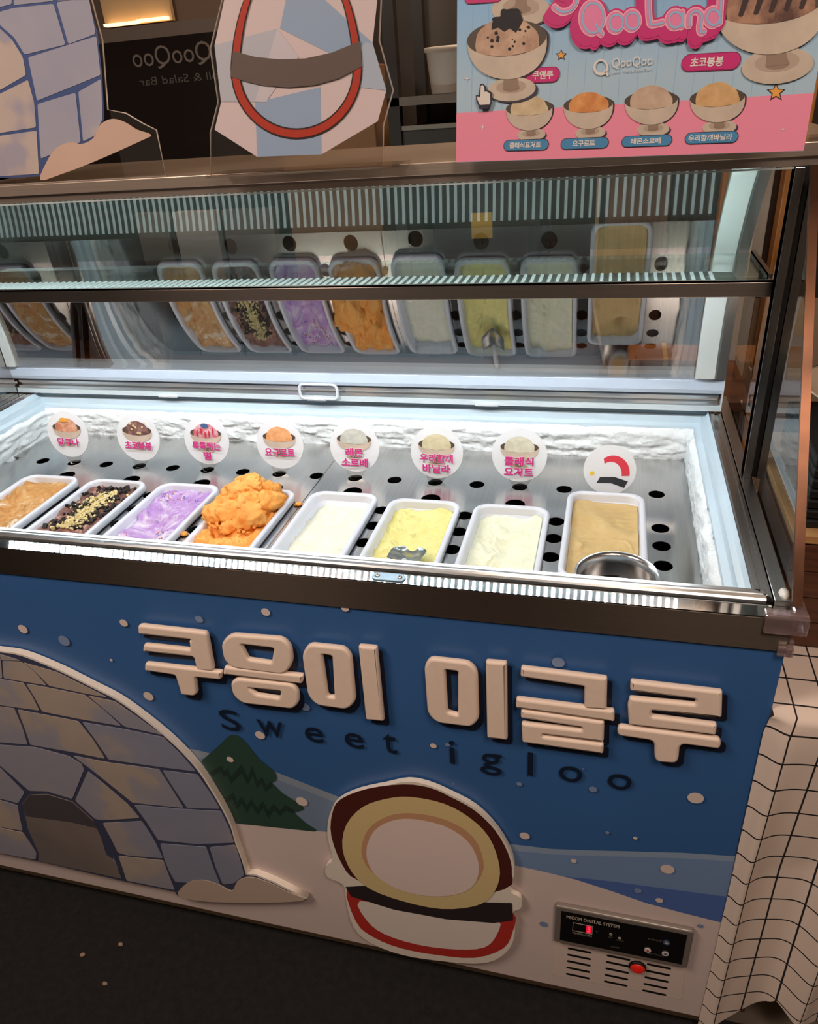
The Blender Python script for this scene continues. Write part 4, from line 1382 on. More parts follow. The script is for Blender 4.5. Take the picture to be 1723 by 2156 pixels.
for i in range(8):
    k = 15 - 2 * i if i < 8 else 1
    x = -0.185 - 0.0833 * k
    y = 0.466
    if i == 7:
        x, y = -0.2683, 0.466
    lean = math.radians(10)
    V = np.array([0, math.sin(lean), math.cos(lean)])
    P0 = np.array([x, y, PLATE - 0.004])
    P = Plane(P0, (1, 0, 0), V)
    cu_, cv_ = P.px(*SIGN_C[i])
    r = 0.052 if i < 7 else 0.047
    t = thing('flavour_sign', SIGN_LAB[i], 'sign', (x, y, PLATE), 'round flavour signs')
    # clear stem tapering into the hole, then the printed disc
    shape('clear_stem', [[(-0.009, 0.0), (0.009, 0.0), (0.016 + cu_ * 0.2, (cv_ - r) * 0.6), (cu_ + r * 0.55, cv_ - r * 0.72), (cu_ - r * 0.55, cv_ - r * 0.72), (-0.016 + cu_ * 0.2, (cv_ - r) * 0.6)]], P, -0.0022, 0.002, M_acryl, t)
    shape('disc', [circle(cu_, cv_, r, 48)], P, 0.0, 0.0018, M_signw, t)
    d = 0.0022
    if i < 7:
        two = len(SIGN_TXT[i]) == 2
        bowl_print(P, t, cu_, cv_ + 0.016, 0.036, 0.011, 0.026, (-0.038, 0.017, 0.006), SIGN_ICE[i], 0.024, d, i + 3, 0.0, in_px=False)
        d += 0.0024
        if i == 0:
            shape('print_topping', [dome(cu_ - 0.004, cv_ + 0.029, 0.011, 0.009, 4)], P, d, 0, mat('topping_orange', C(240, 170, 60), 0.5), t)
        if i == 2:
            for q in range(5):
                shape('print_stripe', [circle(cu_ - 0.018 + q * 0.009, cv_ + 0.016 + 0.005 * math.sin(q * 2), 0.0022, 10, 0.008)], P, d, 0, mat('stripe_red', C(196, 50, 70), 0.5), t)
            shape('print_topping', [circle(cu_, cv_ + 0.032, 0.009, 16, 0.005)], P, d, 0, mat('topping_blue', C(70, 96, 140), 0.5), t)
        if i == 1:
            for q in range(9):
                shape('print_nut', [circle(cu_ + rg.uniform(-0.02, 0.022), cv_ + rg.uniform(0.010, 0.034), 0.0026, 8)], P, d, 0, mat('nut_print', C(226, 206, 160), 0.5), t)
        for q, s in enumerate(SIGN_TXT[i]):
            wd = 0.0185 * len(s) * (0.95 if len(s) > 3 else 1)
            wd = min(wd, 0.066)
            hh = 0.0180
            base = cv_ - 0.026 - 0.021 * q + (0.006 if two else 0)
            text('print_white_edge', s, P, (cu_ - wd / 2 - 0.0008, base - 0.0008), (cu_ + wd / 2 + 0.0008, base - 0.0008), hh + 0.0016, d + 0.0003, M_signw, t, 0.05)
            text('print_lettering', s, P, (cu_ - wd / 2, base), (cu_ + wd / 2, base), hh, d + 0.0007, M_magtext, t, 0.032)
    else:
        # plain coloured shapes only
        arc = [(cu_ + 0.006 + 0.030 * math.cos(a), cv_ - 0.006 + 0.034 * math.sin(a)) for a in np.linspace(-0.1, 2.2, 20)] + [(cu_ + 0.002 + 0.020 * math.cos(a), cv_ - 0.008 + 0.024 * math.sin(a)) for a in np.linspace(2.2, -0.1, 20)]
        shape('print_arc', [arc], P, d, 0, mat('sign_red', C(222, 60, 78), 0.5), t)
        shape('print_band', [[(cu_ - 0.022, cv_ - 0.026), (cu_ - 0.016, cv_ - 0.014), (cu_ + 0.010, cv_ - 0.013), (cu_ + 0.034, cv_ - 0.020), (cu_ + 0.028, cv_ - 0.033), (cu_ + 0.004, cv_ - 0.025)]], P, d, 0, mat('sign_black', C(44, 44, 48), 0.5), t)
        shape('print_dot', [circle(cu_ - 0.031, cv_ - 0.008, 0.0045, 12)], P, d, 0, mat('sign_yellow', C(240, 206, 70), 0.5), t)

# ------------------------------------------------------------------ what stands on the top deck
DK = DZ1


def deckpt(x, y):
    return on(x, y, 'z', DK)


# ---- menu poster
b0, b1 = deckpt(963, 342), deckpt(1693, 318)
ln = math.radians(6)
ud = (b1 - b0) / np.linalg.norm(b1 - b0)
bk = np.array([-ud[1], ud[0], 0])
PP = Plane(b0, ud, np.array([0, 0, 1]) * math.cos(ln) + bk * math.sin(ln))
Wd = np.linalg.norm(b1 - b0)
post_ = thing('menu_poster', 'blue and pink ice cream menu poster standing on the top deck', 'poster', tuple(b0 + ud * Wd / 2))
HT = 0.62
tP = NT('poster_sky')
geo = tP.n('ShaderNodeTexCoord')
sx_ = tP.n('ShaderNodeSeparateXYZ')
tP.l(geo.outputs['Object'], sx_.inputs[0])
mr = tP.n('ShaderNodeMapRange')
mr.inputs['From Min'].default_value = 0.09
mr.inputs['From Max'].default_value = 0.30
tP.l(sx_.outputs['Z'], mr.inputs[0])
tP.l(tP.ramp(mr.outputs[0], [(0.0, C(176, 202, 220)), (0.5, C(128, 184, 230)), (1.0, C(88, 160, 226))]), tP.bs.inputs['Base Color'])
tP.bs.inputs['Roughness'].default_value = 0.4
shape('poster_sheet', [[(0, 0), (Wd, 0), (Wd, HT), (0, HT)]], PP, 0, 0.003, tP.m, post_)
d = 0.0033
pl, prr = PP.px(968, 238), PP.px(1708, 197)
shape('print_pink_field', [[(0, 0.0004), (Wd, 0.0004), (Wd, prr[1]), (0, pl[1])]], PP, d, 0, mat('poster_pink', C(246, 146, 172), 0.4), post_)
M_grid = mat('poster_grid', C(160, 200, 232), 0.5)
for k in range(1, 20):
    u = Wd * k / 20
    shape('print_grid_line', [[(u, pl[1] + (prr[1] - pl[1]) * k / 20 + 0.001), (u + 0.0005, pl[1] + (prr[1] - pl[1]) * k / 20 + 0.001), (u + 0.0005, HT - 0.002), (u, HT - 0.002)]], PP, d, 0, M_grid, post_)
d = 0.0038
M_star = mat('star_orange', C(240, 166, 72), 0.5)
M_ink = mat('ink', C(36, 28, 48), 0.5)
M_spark = mat('spark', C(232, 226, 232), 0.5)


def star(cx, cy, r, n=5, inner=0.45, rot=0):
    return [PP.px(cx + r * (1 if k % 2 == 0 else inner) * math.sin(rot + math.pi * k / n), cy - r * (1 if k % 2 == 0 else inner) * math.cos(rot + math.pi * k / n)) for k in range(2 * n)]


for x, y, r in ((1184, 117, 11), (1635, 195, 18)):
    shape('print_star', [star(x, y, r * 1.15)], PP, d, 0, M_ink, post_)
    shape('print_star', [star(x, y, r * 0.88)], PP, d + 0.0003, 0, M_star, post_)
for x, y, r in ((986, 166, 8), (1019, 268, 7), (1697, 88, 8), (1650, 273, 6), (1206, 80, 4), (1076, 118, 3), (1300, 40, 4)):
    shape('print_sparkle', [star(x, y, r, 4, 0.22)], PP, d, 0, M_spark, post_)
# pills with flavour names


def pill(p0, p1, h, col, s, tx0, tx1, th, edge=M_ink):
    a, b = np.array(PP.px(*p0)), np.array(PP.px(*p1))
    e = (b - a) / np.linalg.norm(b - a)
    n = np.array([-e[1], e[0]])
    hh = abs(PP.px(p0[0], p0[1] + h / 2)[1] - a[1])

    def cap(r):
        o = []
        for c, s0 in ((b - e * hh, -1), (a + e * hh, 1)):
            for t in np.linspace(-math.pi / 2, math.pi / 2, 9):
                o.append(tuple(c + (e * math.cos(t) + n * math.sin(t)) * r * -s0))
        return o
    shape('print_pill', [cap(hh * 1.12)], PP, d + 0.0006, 0, edge, post_)
    shape('print_pill', [cap(hh)], PP, d + 0.0009, 0, col, post_)
    if s:
        A, B = a + (b - a) * tx0 - n * hh * th, a + (b - a) * tx1 - n * hh * th
        text('print_lettering', s, PP, A, B, hh * 2 * th, d + 0.0013, M_whitep, post_, 0.03)


M_pillb = mat('pill_blue', C(72, 140, 186), 0.45)
pill((1064, 307), (1157, 304), 21, M_pillb, '클래식요거트', 0.13, 0.84, 0.62)
pill((1184, 304), (1283, 300), 21, M_pillb, '요구르트', 0.25, 0.73, 0.60)
pill((1312, 299), (1416, 295), 21, M_pillb, '레몬소르베', 0.18, 0.79, 0.60)
pill((1445, 292), (1555, 288), 22, M_pillb, '우리함께바닐라', 0.06, 0.90, 0.62)
pill((1110, 160), (1180, 157), 29, M_magenta, '쿠앤쿠', 0.20, 0.83, 0.62, mat('magenta_dark', C(150, 20, 84), 0.5))
pill((1438, 134), (1560, 128), 33, M_magenta, '초코봉봉', 0.15, 0.72, 0.60, MATS['magenta_dark'])
pill((982, -3), (1060, -8), 24, M_magenta, '', 0, 1, 0.6, MATS['magenta_dark'])
# pictured bowls
d += 0.0016
p_cookie = ic('p_cookie', C(178, 140, 116), C(214, 178, 152), 45)
bowl_print(PP, post_, 1100, -40, 62, 26, 20, (-62, 62, 34), p_cookie, 40, 0.0040, 2)
Mx, d2 = bowl_print(PP, post_, 1071, 82, 84, 38, 86, (-107, 51, 25), p_cookie, 56, d, 11, math.radians(5))
shape('print_cookie', [Mx(dome(5, 34, 34, 26, 3, 30, 0.5) + [(-30, 20), (-16, 24), (-4, 14), (8, 20), (20, 10), (30, 22)])], PP, d2, 0, mat('print_black', C(30, 24, 30), 0.6), post_)
for q in range(16):
    shape('print_cookie_bit', [Mx(circle(rg.uniform(-45, 55), rg.uniform(-24, 20), rg.uniform(1.2, 4), 8))], PP, d2, 0, MATS['print_black'], post_)
p_choc = ic('p_choc', C(92, 58, 48), C(182, 136, 110), 40)
Mx, d2 = bowl_print(PP, post_, 1622, 4, 118, 48, 112, (-136, 76, 38), p_choc, 90, d, 7, math.radians(7))
for q in range(5):
    xx = -70 + q * 32
    shape('print_sauce', [Mx(rounded([(xx, -24), (xx + 10, -26), (xx + 44, 40), (xx + 30, 44)], 5))], PP, d2, 0, mat('sauce_print', C(58, 36, 34), 0.5), post_)
for cx, cy, a, b, dep, fy, fw, fh, mt, ih, sd in ((1117, 227, 49, 17, 48, -57, 30, 13, ic('p_yog', C(196, 170, 132), C(222, 202, 164)), 30, 1), (1241, 220, 52, 18, 52, -60, 32, 14, ic('p_org', C(210, 132, 70), C(234, 164, 96)), 31, 5),
                                              (1373, 211, 56, 20, 52, -62, 34, 15, ic('p_lem', C(190, 158, 134), C(214, 186, 162)), 36, 8), (1512, 206, 58, 20, 52, -62, 36, 16, ic('p_van', C(204, 158, 104), C(226, 184, 130)), 38, 13)):
    bowl_print(PP, post_, cx, cy, a, b, dep, (fy, fw, fh), mt, ih, 0.0040, sd, math.radians(4))
# pointing hand cursor
hand = [(1018, 182), (1022, 180), (1025, 184), (1026, 195), (1030, 193), (1033, 196), (1037, 197), (1038, 216), (1034, 224), (1034, 229), (1017, 229), (1016, 222), (1011, 211), (1010, 204), (1015, 205), (1017, 208)]
shape('print_hand', [[PP.px(*p) for p in [(1016, 179), (1022, 177), (1028, 182), (1029, 190), (1036, 192), (1041, 196), (1041, 218), (1037, 226), (1036, 231), (1015, 231), (1013, 224), (1008, 212), (1007, 202), (1014, 201)]]], PP, d + 0.0030, 0, M_ink, post_)
shape('print_hand', [[PP.px(*p) for p in hand]], PP, d + 0.0034, 0, M_whitep, post_)
shape('print_hand', [[PP.px(*p) for p in ((1016, 222), (1035, 221), (1035, 230), (1016, 231))]], PP, d + 0.0037, 0, M_ink, post_)


# title lettering drawn as round-ended strokes
def ribbons(name, lines, w, plane, d_, mt, parent):
    """round-ended strokes of half-width w, merged into one flat outline"""
    V2, F2 = [], []
    for L in lines:
        Q = [np.array(plane.px(*p)) for p in L]
        keep = [Q[0]]
        for q in Q[1:]:
            if np.linalg.norm(q - keep[-1]) > w * 0.25:
                keep.append(q)
        Q = keep
        for q in (Q[0], Q[-1]) if len(Q) > 2 else Q:
            F2.append(list(range(len(V2), len(V2) + 14)))
            V2 += [(q[0] + w * math.cos(t), q[1] + w * math.sin(t)) for t in np.linspace(0, 2 * math.pi, 15)[:-1]]
        nn = []
        for i in range(len(Q)):
            t = Q[min(i + 1, len(Q) - 1)] - Q[max(i - 1, 0)]
            nn.append(np.array([-t[1], t[0]]) / np.linalg.norm(t) * w)
        for i in range(len(Q) - 1):
            F2.append(list(range(len(V2), len(V2) + 4)))
            V2 += [tuple(Q[i] - nn[i]), tuple(Q[i + 1] - nn[i + 1]), tuple(Q[i + 1] + nn[i + 1]), tuple(Q[i] + nn[i])]
    r = delaunay_2d_cdt([Vector(v) for v in V2], [], F2, 1, 1e-7)
    me = bpy.data.meshes.new('strokes')
    me.from_pydata([tuple(plane.w(v.x, v.y, d_)) for v in r[0]], [], [tuple(f) for f, og in zip(r[2], r[5]) if og])
    me.update()
    return link(name, me, mt, parent)


el = lambda cx, cy, rx, ry, a0=0, a1=360, n=40: [(cx + rx * math.cos(math.radians(a)), cy + ry * math.sin(math.radians(a))) for a in np.linspace(a0, a1, n)]
TT = {
    'Q': [el(1251, 40, 22, 31), [(1256, 52), (1262, 62), (1270, 74)]],
    'o': [el(1300, 50, 14, 17)], 'o2': [el(1334, 46, 14, 17)],
    'L': [smooth_loop([(1368, -40), (1369, 20), (1371, 46), (1376, 54), (1398, 50)], 5, False)],
    'a': [el(1424, 44, 14, 16), [(1439, 30), (1438, 58)]],
    'n': [smooth_loop([(1453, 56), (1454, 36), (1462, 27), (1472, 27), (1479, 36), (1476, 58), (1478, 70), (1485, 69)], 4, False)],
    'd': [el(1503, 39, 13, 16), [(1521, -30), (1517, 50)]],
    'S': [smooth_loop([(1172, 18), (1186, 27), (1204, 24), (1217, 8), (1214, -16), (1190, -30), (1186, -60)], 5, False)],
    'u': [smooth_loop([(1240, -60), (1238, -20), (1252, -14), (1262, -30)], 4, False)],
}
ALL = [l for v in TT.values() for l in v]
wpx = abs(PP.px(1310, 50)[0] - PP.px(1300, 50)[0]) / 10
back = []
for k in range(7):
    for l in ALL:
        back.append([(x - 2.4 * k, y + 3.6 * k) for x, y in l])
ribbons('print_title_backing', back, wpx * 11, PP, d + 0.0024, M_magenta, post_)
ribbons('print_title_shine', [[(x - 15, y + 23) for x, y in l] for l in ALL], wpx * 1.6, PP, d + 0.0027, mat('magenta_light', C(232, 84, 150), 0.4), post_)
ribbons('print_title_cover', [[(x - 12, y + 18) for x, y in l] for l in ALL], wpx * 9.0, PP, d + 0.0029, M_magenta, post_)
ribbons('print_title', ALL, wpx * 7.2, PP, d + 0.0032, mat('title_pale', C(244, 178, 196), 0.45), post_)
ribbons('print_title', ALL, wpx * 4.6, PP, d + 0.0035, mat('title_pink', C(236, 132, 176), 0.45), post_)
ribbons('print_title', [[(x + 2.2, y + 0.5) for x, y in l] for l in ALL], wpx * 1.9, PP, d + 0.0038, mat('title_blue', C(150, 188, 222), 0.45), post_)
# small shop logo
shape('print_logo', [[PP.px(*p) for p in circle(1268, 143, 16, 32, 17)], [PP.px(*p) for p in circle(1268, 142, 11, 28, 12)]], PP, d, 0, M_whitep, post_)
ribbons('print_logo', [[(1276, 151), (1282, 158)]], wpx * 2.6, PP, d, M_whitep, post_)
text_px('print_lettering', 'QooQoo', PP, (1290, 147), (1375, 141), (1290, 124), d, M_whitep, post_)
text_px('print_lettering', 'Sushi · Roll & Salad Bar', PP, (1290, 156), (1374, 149), (1290, 149), d, mat('print_faint', C(206, 214, 216), 0.5), post_)

# ---- printed acrylic stand with facets (plain coloured egg shape)
b0s, b1s = deckpt(443, 374), deckpt(830, 352)
us = (b1s - b0s) / np.linalg.norm(b1s - b0s)
SPn = Plane(b0s, us, (0, 0, 1))
st = thing('acrylic_stand', 'clear acrylic stand printed with pale facets and a red-rimmed oval', 'acrylic stand', tuple((b0s + b1s) / 2))
zs = lambda x, y: (x / 2, y / 2)
toS = lambda pts: [SPn.px(*zs(*p)) for p in pts]
topS = lambda u, v: (u, v)
ol = toS([(888, 750), (885, 560), (918, 430), (885, 205), (935, 0)])
orr = toS([(1605, 0), (1597, 170), (1655, 380), (1614, 530), (1614, 712)])
uL, uR = ol[-1][0], orr[0][0]
vt = ol[-1][1]
outline = [(ol[0][0], 0.0005)] + ol[1:] + [(uL + 0.004, vt + 0.10), (uL + 0.05, vt + 0.17), (uR - 0.05, vt + 0.17), (uR - 0.004, vt + 0.10)] + orr[:-1] + [(orr[-1][0], 0.0005)]
shape('acrylic_sheet', [outline], SPn, -0.003, 0.003, M_acryl, st)
# bright cut edge of the sheet
outl3 = [SPn.w(u, v, -0.0015) for u, v in outline]
tube('sheet_edge', outl3, 0.0012, M_acryl_edge, st, 6, True)
e = 0.0006
pf = mat('facet_pale', C(226, 206, 206), 0.45)
pr0 = toS([(1085, 661), (905, 546), (932, 430), (905, 190), (945, 0)])
pr1 = toS([(1590, 0), (1570, 180), (1628, 380), (1592, 510), (1355, 650)])
shape('print_facet', [pr0 + [(uL + 0.02, vt + 0.09), (uR - 0.02, vt + 0.09)] + pr1], SPn, e, 0, pf, st)
fb, fb2, fb3 = mat('facet_blue', C(160, 180, 208), 0.45), mat('facet_grey', C(196, 196, 206), 0.45), mat('facet_light', C(184, 196, 212), 0.45)
e2 = e + 0.0002
for pts, mt_ in (([(1075, 432), (1350, 366), (1355, 650), (1085, 660)], fb), ([(1205, 0), (1370, 0), (1570, 180), (1500, 280), (1180, 120)], fb), ([(905, 190), (1170, 120), (1130, 430), (932, 428)], fb2),
                 ([(1540, 180), (1570, 182), (1628, 380), (1500, 366), (1470, 250)], fb3), ([(1170, 120), (1260, 240), (1120, 430), (1075, 428)], mat('facet_white', C(214, 206, 212), 0.45))):
    e2 = e2 + 0.0001
    shape('print_facet', [toS(pts)], SPn, e2, 0, mt_, st)


def egg(rx_, ryb, cx=1251, cy=290, top=520, n=48):
    o = []
    for k in range(n):
        a = 2 * math.pi * k / n
        s_, c_ = math.sin(a), math.cos(a)
        o.append((cx + rx_ * c_ * (1 if s_ < 0 else 0.94 + 0.06 * (1 - s_)), cy - (top if s_ > 0 else ryb) * s_))
    return o


M_egg_line = mat('print_outline', C(58, 40, 40), 0.5)


def strip_ring(name, o_, i_, d_, mt, parent):
    me = bpy.data.meshes.new('ring')
    n_ = len(o_)
    me.from_pydata([tuple(SPn.w(u, v, d_)) for u, v in o_ + i_], [], [(k, (k + 1) % n_, n_ + (k + 1) % n_, n_ + k) for k in range(n_)])
    me.update()
    return link(name, me, mt, parent)


eo, ei = egg(278, 296), egg(236, 250)
strip_ring('print_ring', toS(eo), toS(ei), 3.2 * e, M_egg_line, st)
eo, ei = egg(272, 289), egg(242, 257)
strip_ring('print_ring', toS(eo), toS(ei), 4 * e, mat('ring_red', C(190, 64, 46), 0.45), st)
shape('print_band', [toS([(985, 215), (1080, 240), (1180, 250), (1290, 246), (1400, 222), (1521, 172), (1527, 280), (1430, 330), (1330, 358), (1220, 368), (1110, 360), (1035, 342), (974, 322)])], SPn, 5 * e, 0, mat('band_taupe', C(108, 92, 84), 0.5), st)
box('foot_plate', tuple(np.array([b0s[0] - 0.002, b0s[1] - 0.012, DK + 0.0002])), (b1s[0] + 0.012, b1s[1] + 0.05, DK + 0.0042), M_acryl, st)

# ---- igloo stand, left
yI = deckpt(300, 374)[1]
IP = Plane((-1.2, yI, DK), (1, 0, 0), (0, 0, 1))
gt = thing('acrylic_igloo_stand', 'clear acrylic stand printed with an ice block igloo at the left end of the deck', 'acrylic stand', (-1.35, yI, DK))
toI = lambda pts: [IP.px(*zs(*p)) for p in pts]
iol = toI([(375, -260), (375, -60), (385, 0), (430, 170), (452, 462), (530, 478), (600, 520), (657, 548)])
ur_ = iol[-1][0]
ulm = IP.px(-150, 200)[0]
io = iol + [(ur_, 0.0005), (ulm, 0.0005), (ulm, iol[0][1] * 0.8), (ulm + 0.1, iol[0][1])]
shape('acrylic_sheet', [io], IP, -0.003, 0.003, M_acryl, gt)
tube('sheet_edge', [IP.w(u, v, -0.0015) for u, v in io], 0.0012, M_acryl_edge, gt, 6, True)
M_iline = mat('stand_line_blue', C(72, 90, 140), 0.5)
pb = toI([(360, -240), (362, -60), (375, 0), (412, 140), (432, 320), (440, 500), (400, 590), (350, 640), (200, 740), (60, 748), (-280, 748)])
pb = [(u, max(v, 0.001)) for u, v in pb]
shape('print_igloo', [pb + [(ulm + 0.004, 0.001), (ulm + 0.004, iol[0][1] * 0.75), (ulm + 0.1, iol[0][1] * 0.95)]], IP, e, 0, M_iline, gt)
M_ib = mat_mix('stand_block', [(0.44, C(168, 166, 184)), (0.60, C(176, 172, 186)), (0.66, C(200, 184, 178))], 6, 0.5, 3)
M_ib2 = mat_mix('stand_block_tan', [(0.44, C(172, 164, 178)), (0.50, C(200, 182, 174)), (0.7, C(208, 188, 178))], 7, 0.5, 3)
for pts, mt_ in (([(-280, -240), (48, -240), (52, 18), (-40, 40), (-280, 50)], M_ib), ([(60, -240), (220, -240), (228, 4), (60, 22)], M_ib), ([(230, -240), (354, -230), (358, -60), (370, 0), (240, 2)], M_ib),
                 ([(0, 50), (60, 34), (228, 16), (278, 188), (106, 230), (62, 158), (0, 104)], M_ib), ([(240, 10), (376, -8), (406, 142), (290, 186)], M_ib), ([(120, 242), (408, 152), (426, 316), (158, 424)], M_ib),
                 ([(160, 438), (320, 390), (342, 598), (174, 668), (166, 540)], M_ib), ([(332, 386), (428, 332), (434, 500), (402, 570), (352, 596)], M_ib), ([(-280, 112), (-6, 112), (52, 166), (98, 240), (112, 316), (0, 380), (-280, 400)], M_ib2),
                 ([(-280, 412), (0, 396), (120, 336), (146, 430), (154, 536), (0, 560), (-280, 560)], M_ib2), ([(-280, 572), (0, 572), (156, 550), (166, 732), (0, 742), (-280, 742)], M_ib2)):
    q = [(max(u, ulm + 0.006), max(v, 0.0016)) for u, v in toI(pts)]
    shape('print_block', [rounded(q, 0.003, 2)], IP, 2 * e, 0, mt_, gt)
M_md = mat('stand_mound', C(214, 180, 162), 0.5, var=0.05, scale=8)
md = toI(smooth_loop([(172, 757), (200, 680), (240, 622), (300, 598), (345, 606), (395, 582), (425, 525), (475, 500), (530, 514), (580, 545), (640, 567), (598, 592), (400, 680), (255, 735)], 3))
md = [(u, max(v, 0.0008)) for u, v in md]
shape('print_snow_mound', [md], IP, 3 * e, 0, M_md, gt)
box('foot_plate', (ulm, yI - 0.012, DK + 0.0002), (ur_ + 0.03, yI + 0.05, DK + 0.0042), M_acryl, gt)

# ------------------------------------------------------------------ kitchen behind the counter
# low back counter with a timber top
bc = thing('back_counter', 'dark back counter running behind the freezer', 'counter', (-0.9, 1.35, 0))
box('counter_body', (-2.6, 1.15, 0.0025), (0.055, 1.6, 0.76), mat('counter_dark', C(58, 48, 44), 0.5, var=0.1, scale=4), bc)
box('counter_top', (-2.6, 1.13, 0.76), (0.06, 1.62, 0.79), M_wood, bc, 0.002)
# dark glass partition with the shop's name seen in reverse
gp = thing('dark_partition', 'dark glass partition with reversed shop lettering behind the igloo stand', 'partition', (-1.45, 1.30, 0.79))
box('dark_glass', (-1.86, 1.30, 0.79), (-1.30, 1.312, 1.705), mat('partition_glass', C(34, 28, 27), 0.12), gp)
GP = Plane((0, 1.2995, 0), (1, 0, 0), (0, 0, 1))
M_ghost = mat('ghost_letter', C(112, 100, 92), 0.5)
a, b, c_ = GP.px(284, 150), GP.px(448, 148), GP.px(284, 112)
text('reversed_lettering', 'QooQoo', GP, (a[0], a[1]), (b[0] + 0.005, a[1]), c_[1] - a[1] + 0.012, 0.0004, M_ghost, gp, 0.0, flip=True)
a, b = GP.px(296, 184), GP.px(560, 180)
text('reversed_lettering', 'Sushi, Roll & Salad Bar', GP, (a[0], a[1]), (b[0], a[1]), 0.022, 0.0004, mat('ghost_letter_dim', C(76, 68, 62), 0.5), gp, 0.0, flip=True)
# bulkhead above it, with glowing strips added to imitate a ceiling cove's reflection
bh = thing('bulkhead', 'grey-brown bulkhead with a ceiling cove reflection built as glowing strips above the dark partition', 'bulkhead', (-1.5, 1.6, 1.705))
box('bulkhead_box', (-2.25, 1.30, 1.705), (-1.20, 2.29, 1.736), mat('bulkhead_paint', C(104, 90, 80), 0.5), bh)
box('bulkhead_back', (-2.25, 1.95, 1.7365), (-1.20, 2.0, 2.79), mat('bulkhead_paint2', C(120, 100, 84), 0.5), bh)
box('cove_reflection_strip', (-2.03, 1.885, 1.800), (-1.905, 1.91, 1.808), emit('cove_reflection_glow', (1.0, 0.66, 0.30, 1), 2.6), bh)
box('cove_reflection_strip', (-1.90, 1.885, 1.803), (-1.79, 1.91, 1.811), MATS['cove_reflection_glow'], bh)
box('cove_reflection_panel', (-2.04, 1.912, 1.80), (-1.78, 1.93, 2.1), mat('cove_reflection_panel', C(216, 184, 144), 0.5), bh)
# carton behind the acrylic stand
box_m = mat('carton', C(134, 94, 54), 0.6, var=0.06, scale=8)
cb = box('cardboard_carton', (-1.14, 1.18, 0.791), (-0.88, 1.42, 1.60), box_m, None, 0.003, origin=(-1.0, 1.3, 0.791))
tag(cb, 'brown carton standing behind the acrylic facet stand', 'carton')
# steel rack with a white tub
rk = thing('steel_rack', 'dark steel rack with a shelf behind the gap between stand and poster', 'rack', (-0.75, 1.3, 0.79))
M_rack = mat('rack_dark', C(44, 40, 38), 0.4, 0.3)
for x in (-0.842, -0.50):
    for y in (1.17, 1.46):
        box('rack_post', (x, y, 0.79), (x + 0.03, y + 0.03, 1.95), M_rack, rk)
box('rack_shelf', (-0.842, 1.17, 1.505), (-0.47, 1.49, 1.523), mat('rack_shelf', C(120, 112, 104), 0.35, 0.5), rk)
box('rack_tray', (-0.811, 1.18, 1.40), (-0.505, 1.48, 1.46), mat('rack_tray', C(62, 58, 54), 0.4, 0.4), rk)
box('tray_rim', (-0.811, 1.174, 1.452), (-0.505, 1.18, 1.462), mat('tray_rim', C(150, 144, 136), 0.3, 0.6), rk)
box('rack_back', (-0.842, 1.492, 0.79), (-0.47, 1.497, 1.95), mat('rack_back', C(70, 64, 58), 0.5), rk)
cup = lathe('white_tub', [(0, 0), (0.042, 0), (0.044, 0.003), (0.053, 0.088), (0.058, 0.090), (0.058, 0.098), (0.055, 0.099), (0.052, 0.094), (0.043, 0.006), (0, 0.005)], (-0.708, 1.27, 1.5235), mat('tub_white', C(208, 200, 190), 0.5), None, 36, origin=(-0.708, 1.27, 1.5235))
tag(cup, 'white plastic tub standing on the dark rack behind the deck', 'tub')
# timber, curtain and post seen through the curved cover
wd_ = box('wood_panel', (-0.315, 1.20, 0.791), (-0.168, 1.24, 1.40), M_woodpanel, None, 0.002, origin=(-0.24, 1.22, 0.791))
tag(wd_, 'brown wood board standing on the back counter behind the cover', 'board')
cu_b = thing('striped_cloth', 'pinkish grey hanging cloth behind the right end of the cover', 'cloth', (-0.115, 1.2, 0.791))
bm = bmesh.new()
A_, B_ = [], []
for k in range(25):
    x = -0.162 + 0.092 * k / 24
    y = 1.215 + 0.008 * math.sin(k * 1.1)
    A_.append(bm.verts.new((x, y, 0.795)))
    B_.append(bm.verts.new((x, y, 1.42)))
for k in range(24):
    bm.faces.new((A_[k], A_[k + 1], B_[k + 1], B_[k]))
bmesh.ops.solidify(bm, geom=bm.faces[:], thickness=0.002)
link('cloth_sheet', from_bm(bm), mat('cloth_grey', C(170, 152, 144), 0.8), cu_b, smooth=True)
tube('cloth_rod', [(-0.17, 1.215, 1.424), (-0.06, 1.215, 1.424)], 0.005, M_dark, cu_b)
op = box('timber_post', (-0.055, 1.20, 0.791), (-0.012, 1.24, 1.42), M_orange, None, 0.002, origin=(-0.03, 1.22, 0.791))
tag(op, 'orange-brown timber post behind the right end of the cover', 'post')
dk = box('cream_board', (-0.010, 1.20, 0.791), (0.055, 1.23, 1.44), mat('board_cream', C(206, 192, 176), 0.5), None, 0.002, origin=(0.02, 1.21, 0.791))
tag(dk, 'cream white board next to the orange timber post', 'board')
# boards added at the far left for grey streaks, mostly reflections in the cover
for k, (x0, x1, col, lab) in enumerate(((-1.60, -1.50, C(120, 116, 112), 'grey board standing for a reflection at the left end of the cover'), (-1.48, -1.35, C(176, 172, 168), 'pale grey board standing for a reflection, between the grey and taupe ones'), (-1.33, -1.18, C(112, 104, 98), 'taupe board standing for a reflection behind the left tubs'))):
    o = box('upright_board', (x0, 1.16, 0.791), (x1, 1.19, 1.29), mat('upright%d' % k, col, 0.5), None, 0.002, origin=((x0 + x1) / 2, 1.175, 0.791))
    tag(o, lab, 'board', 'boards standing for reflections, on the back counter')
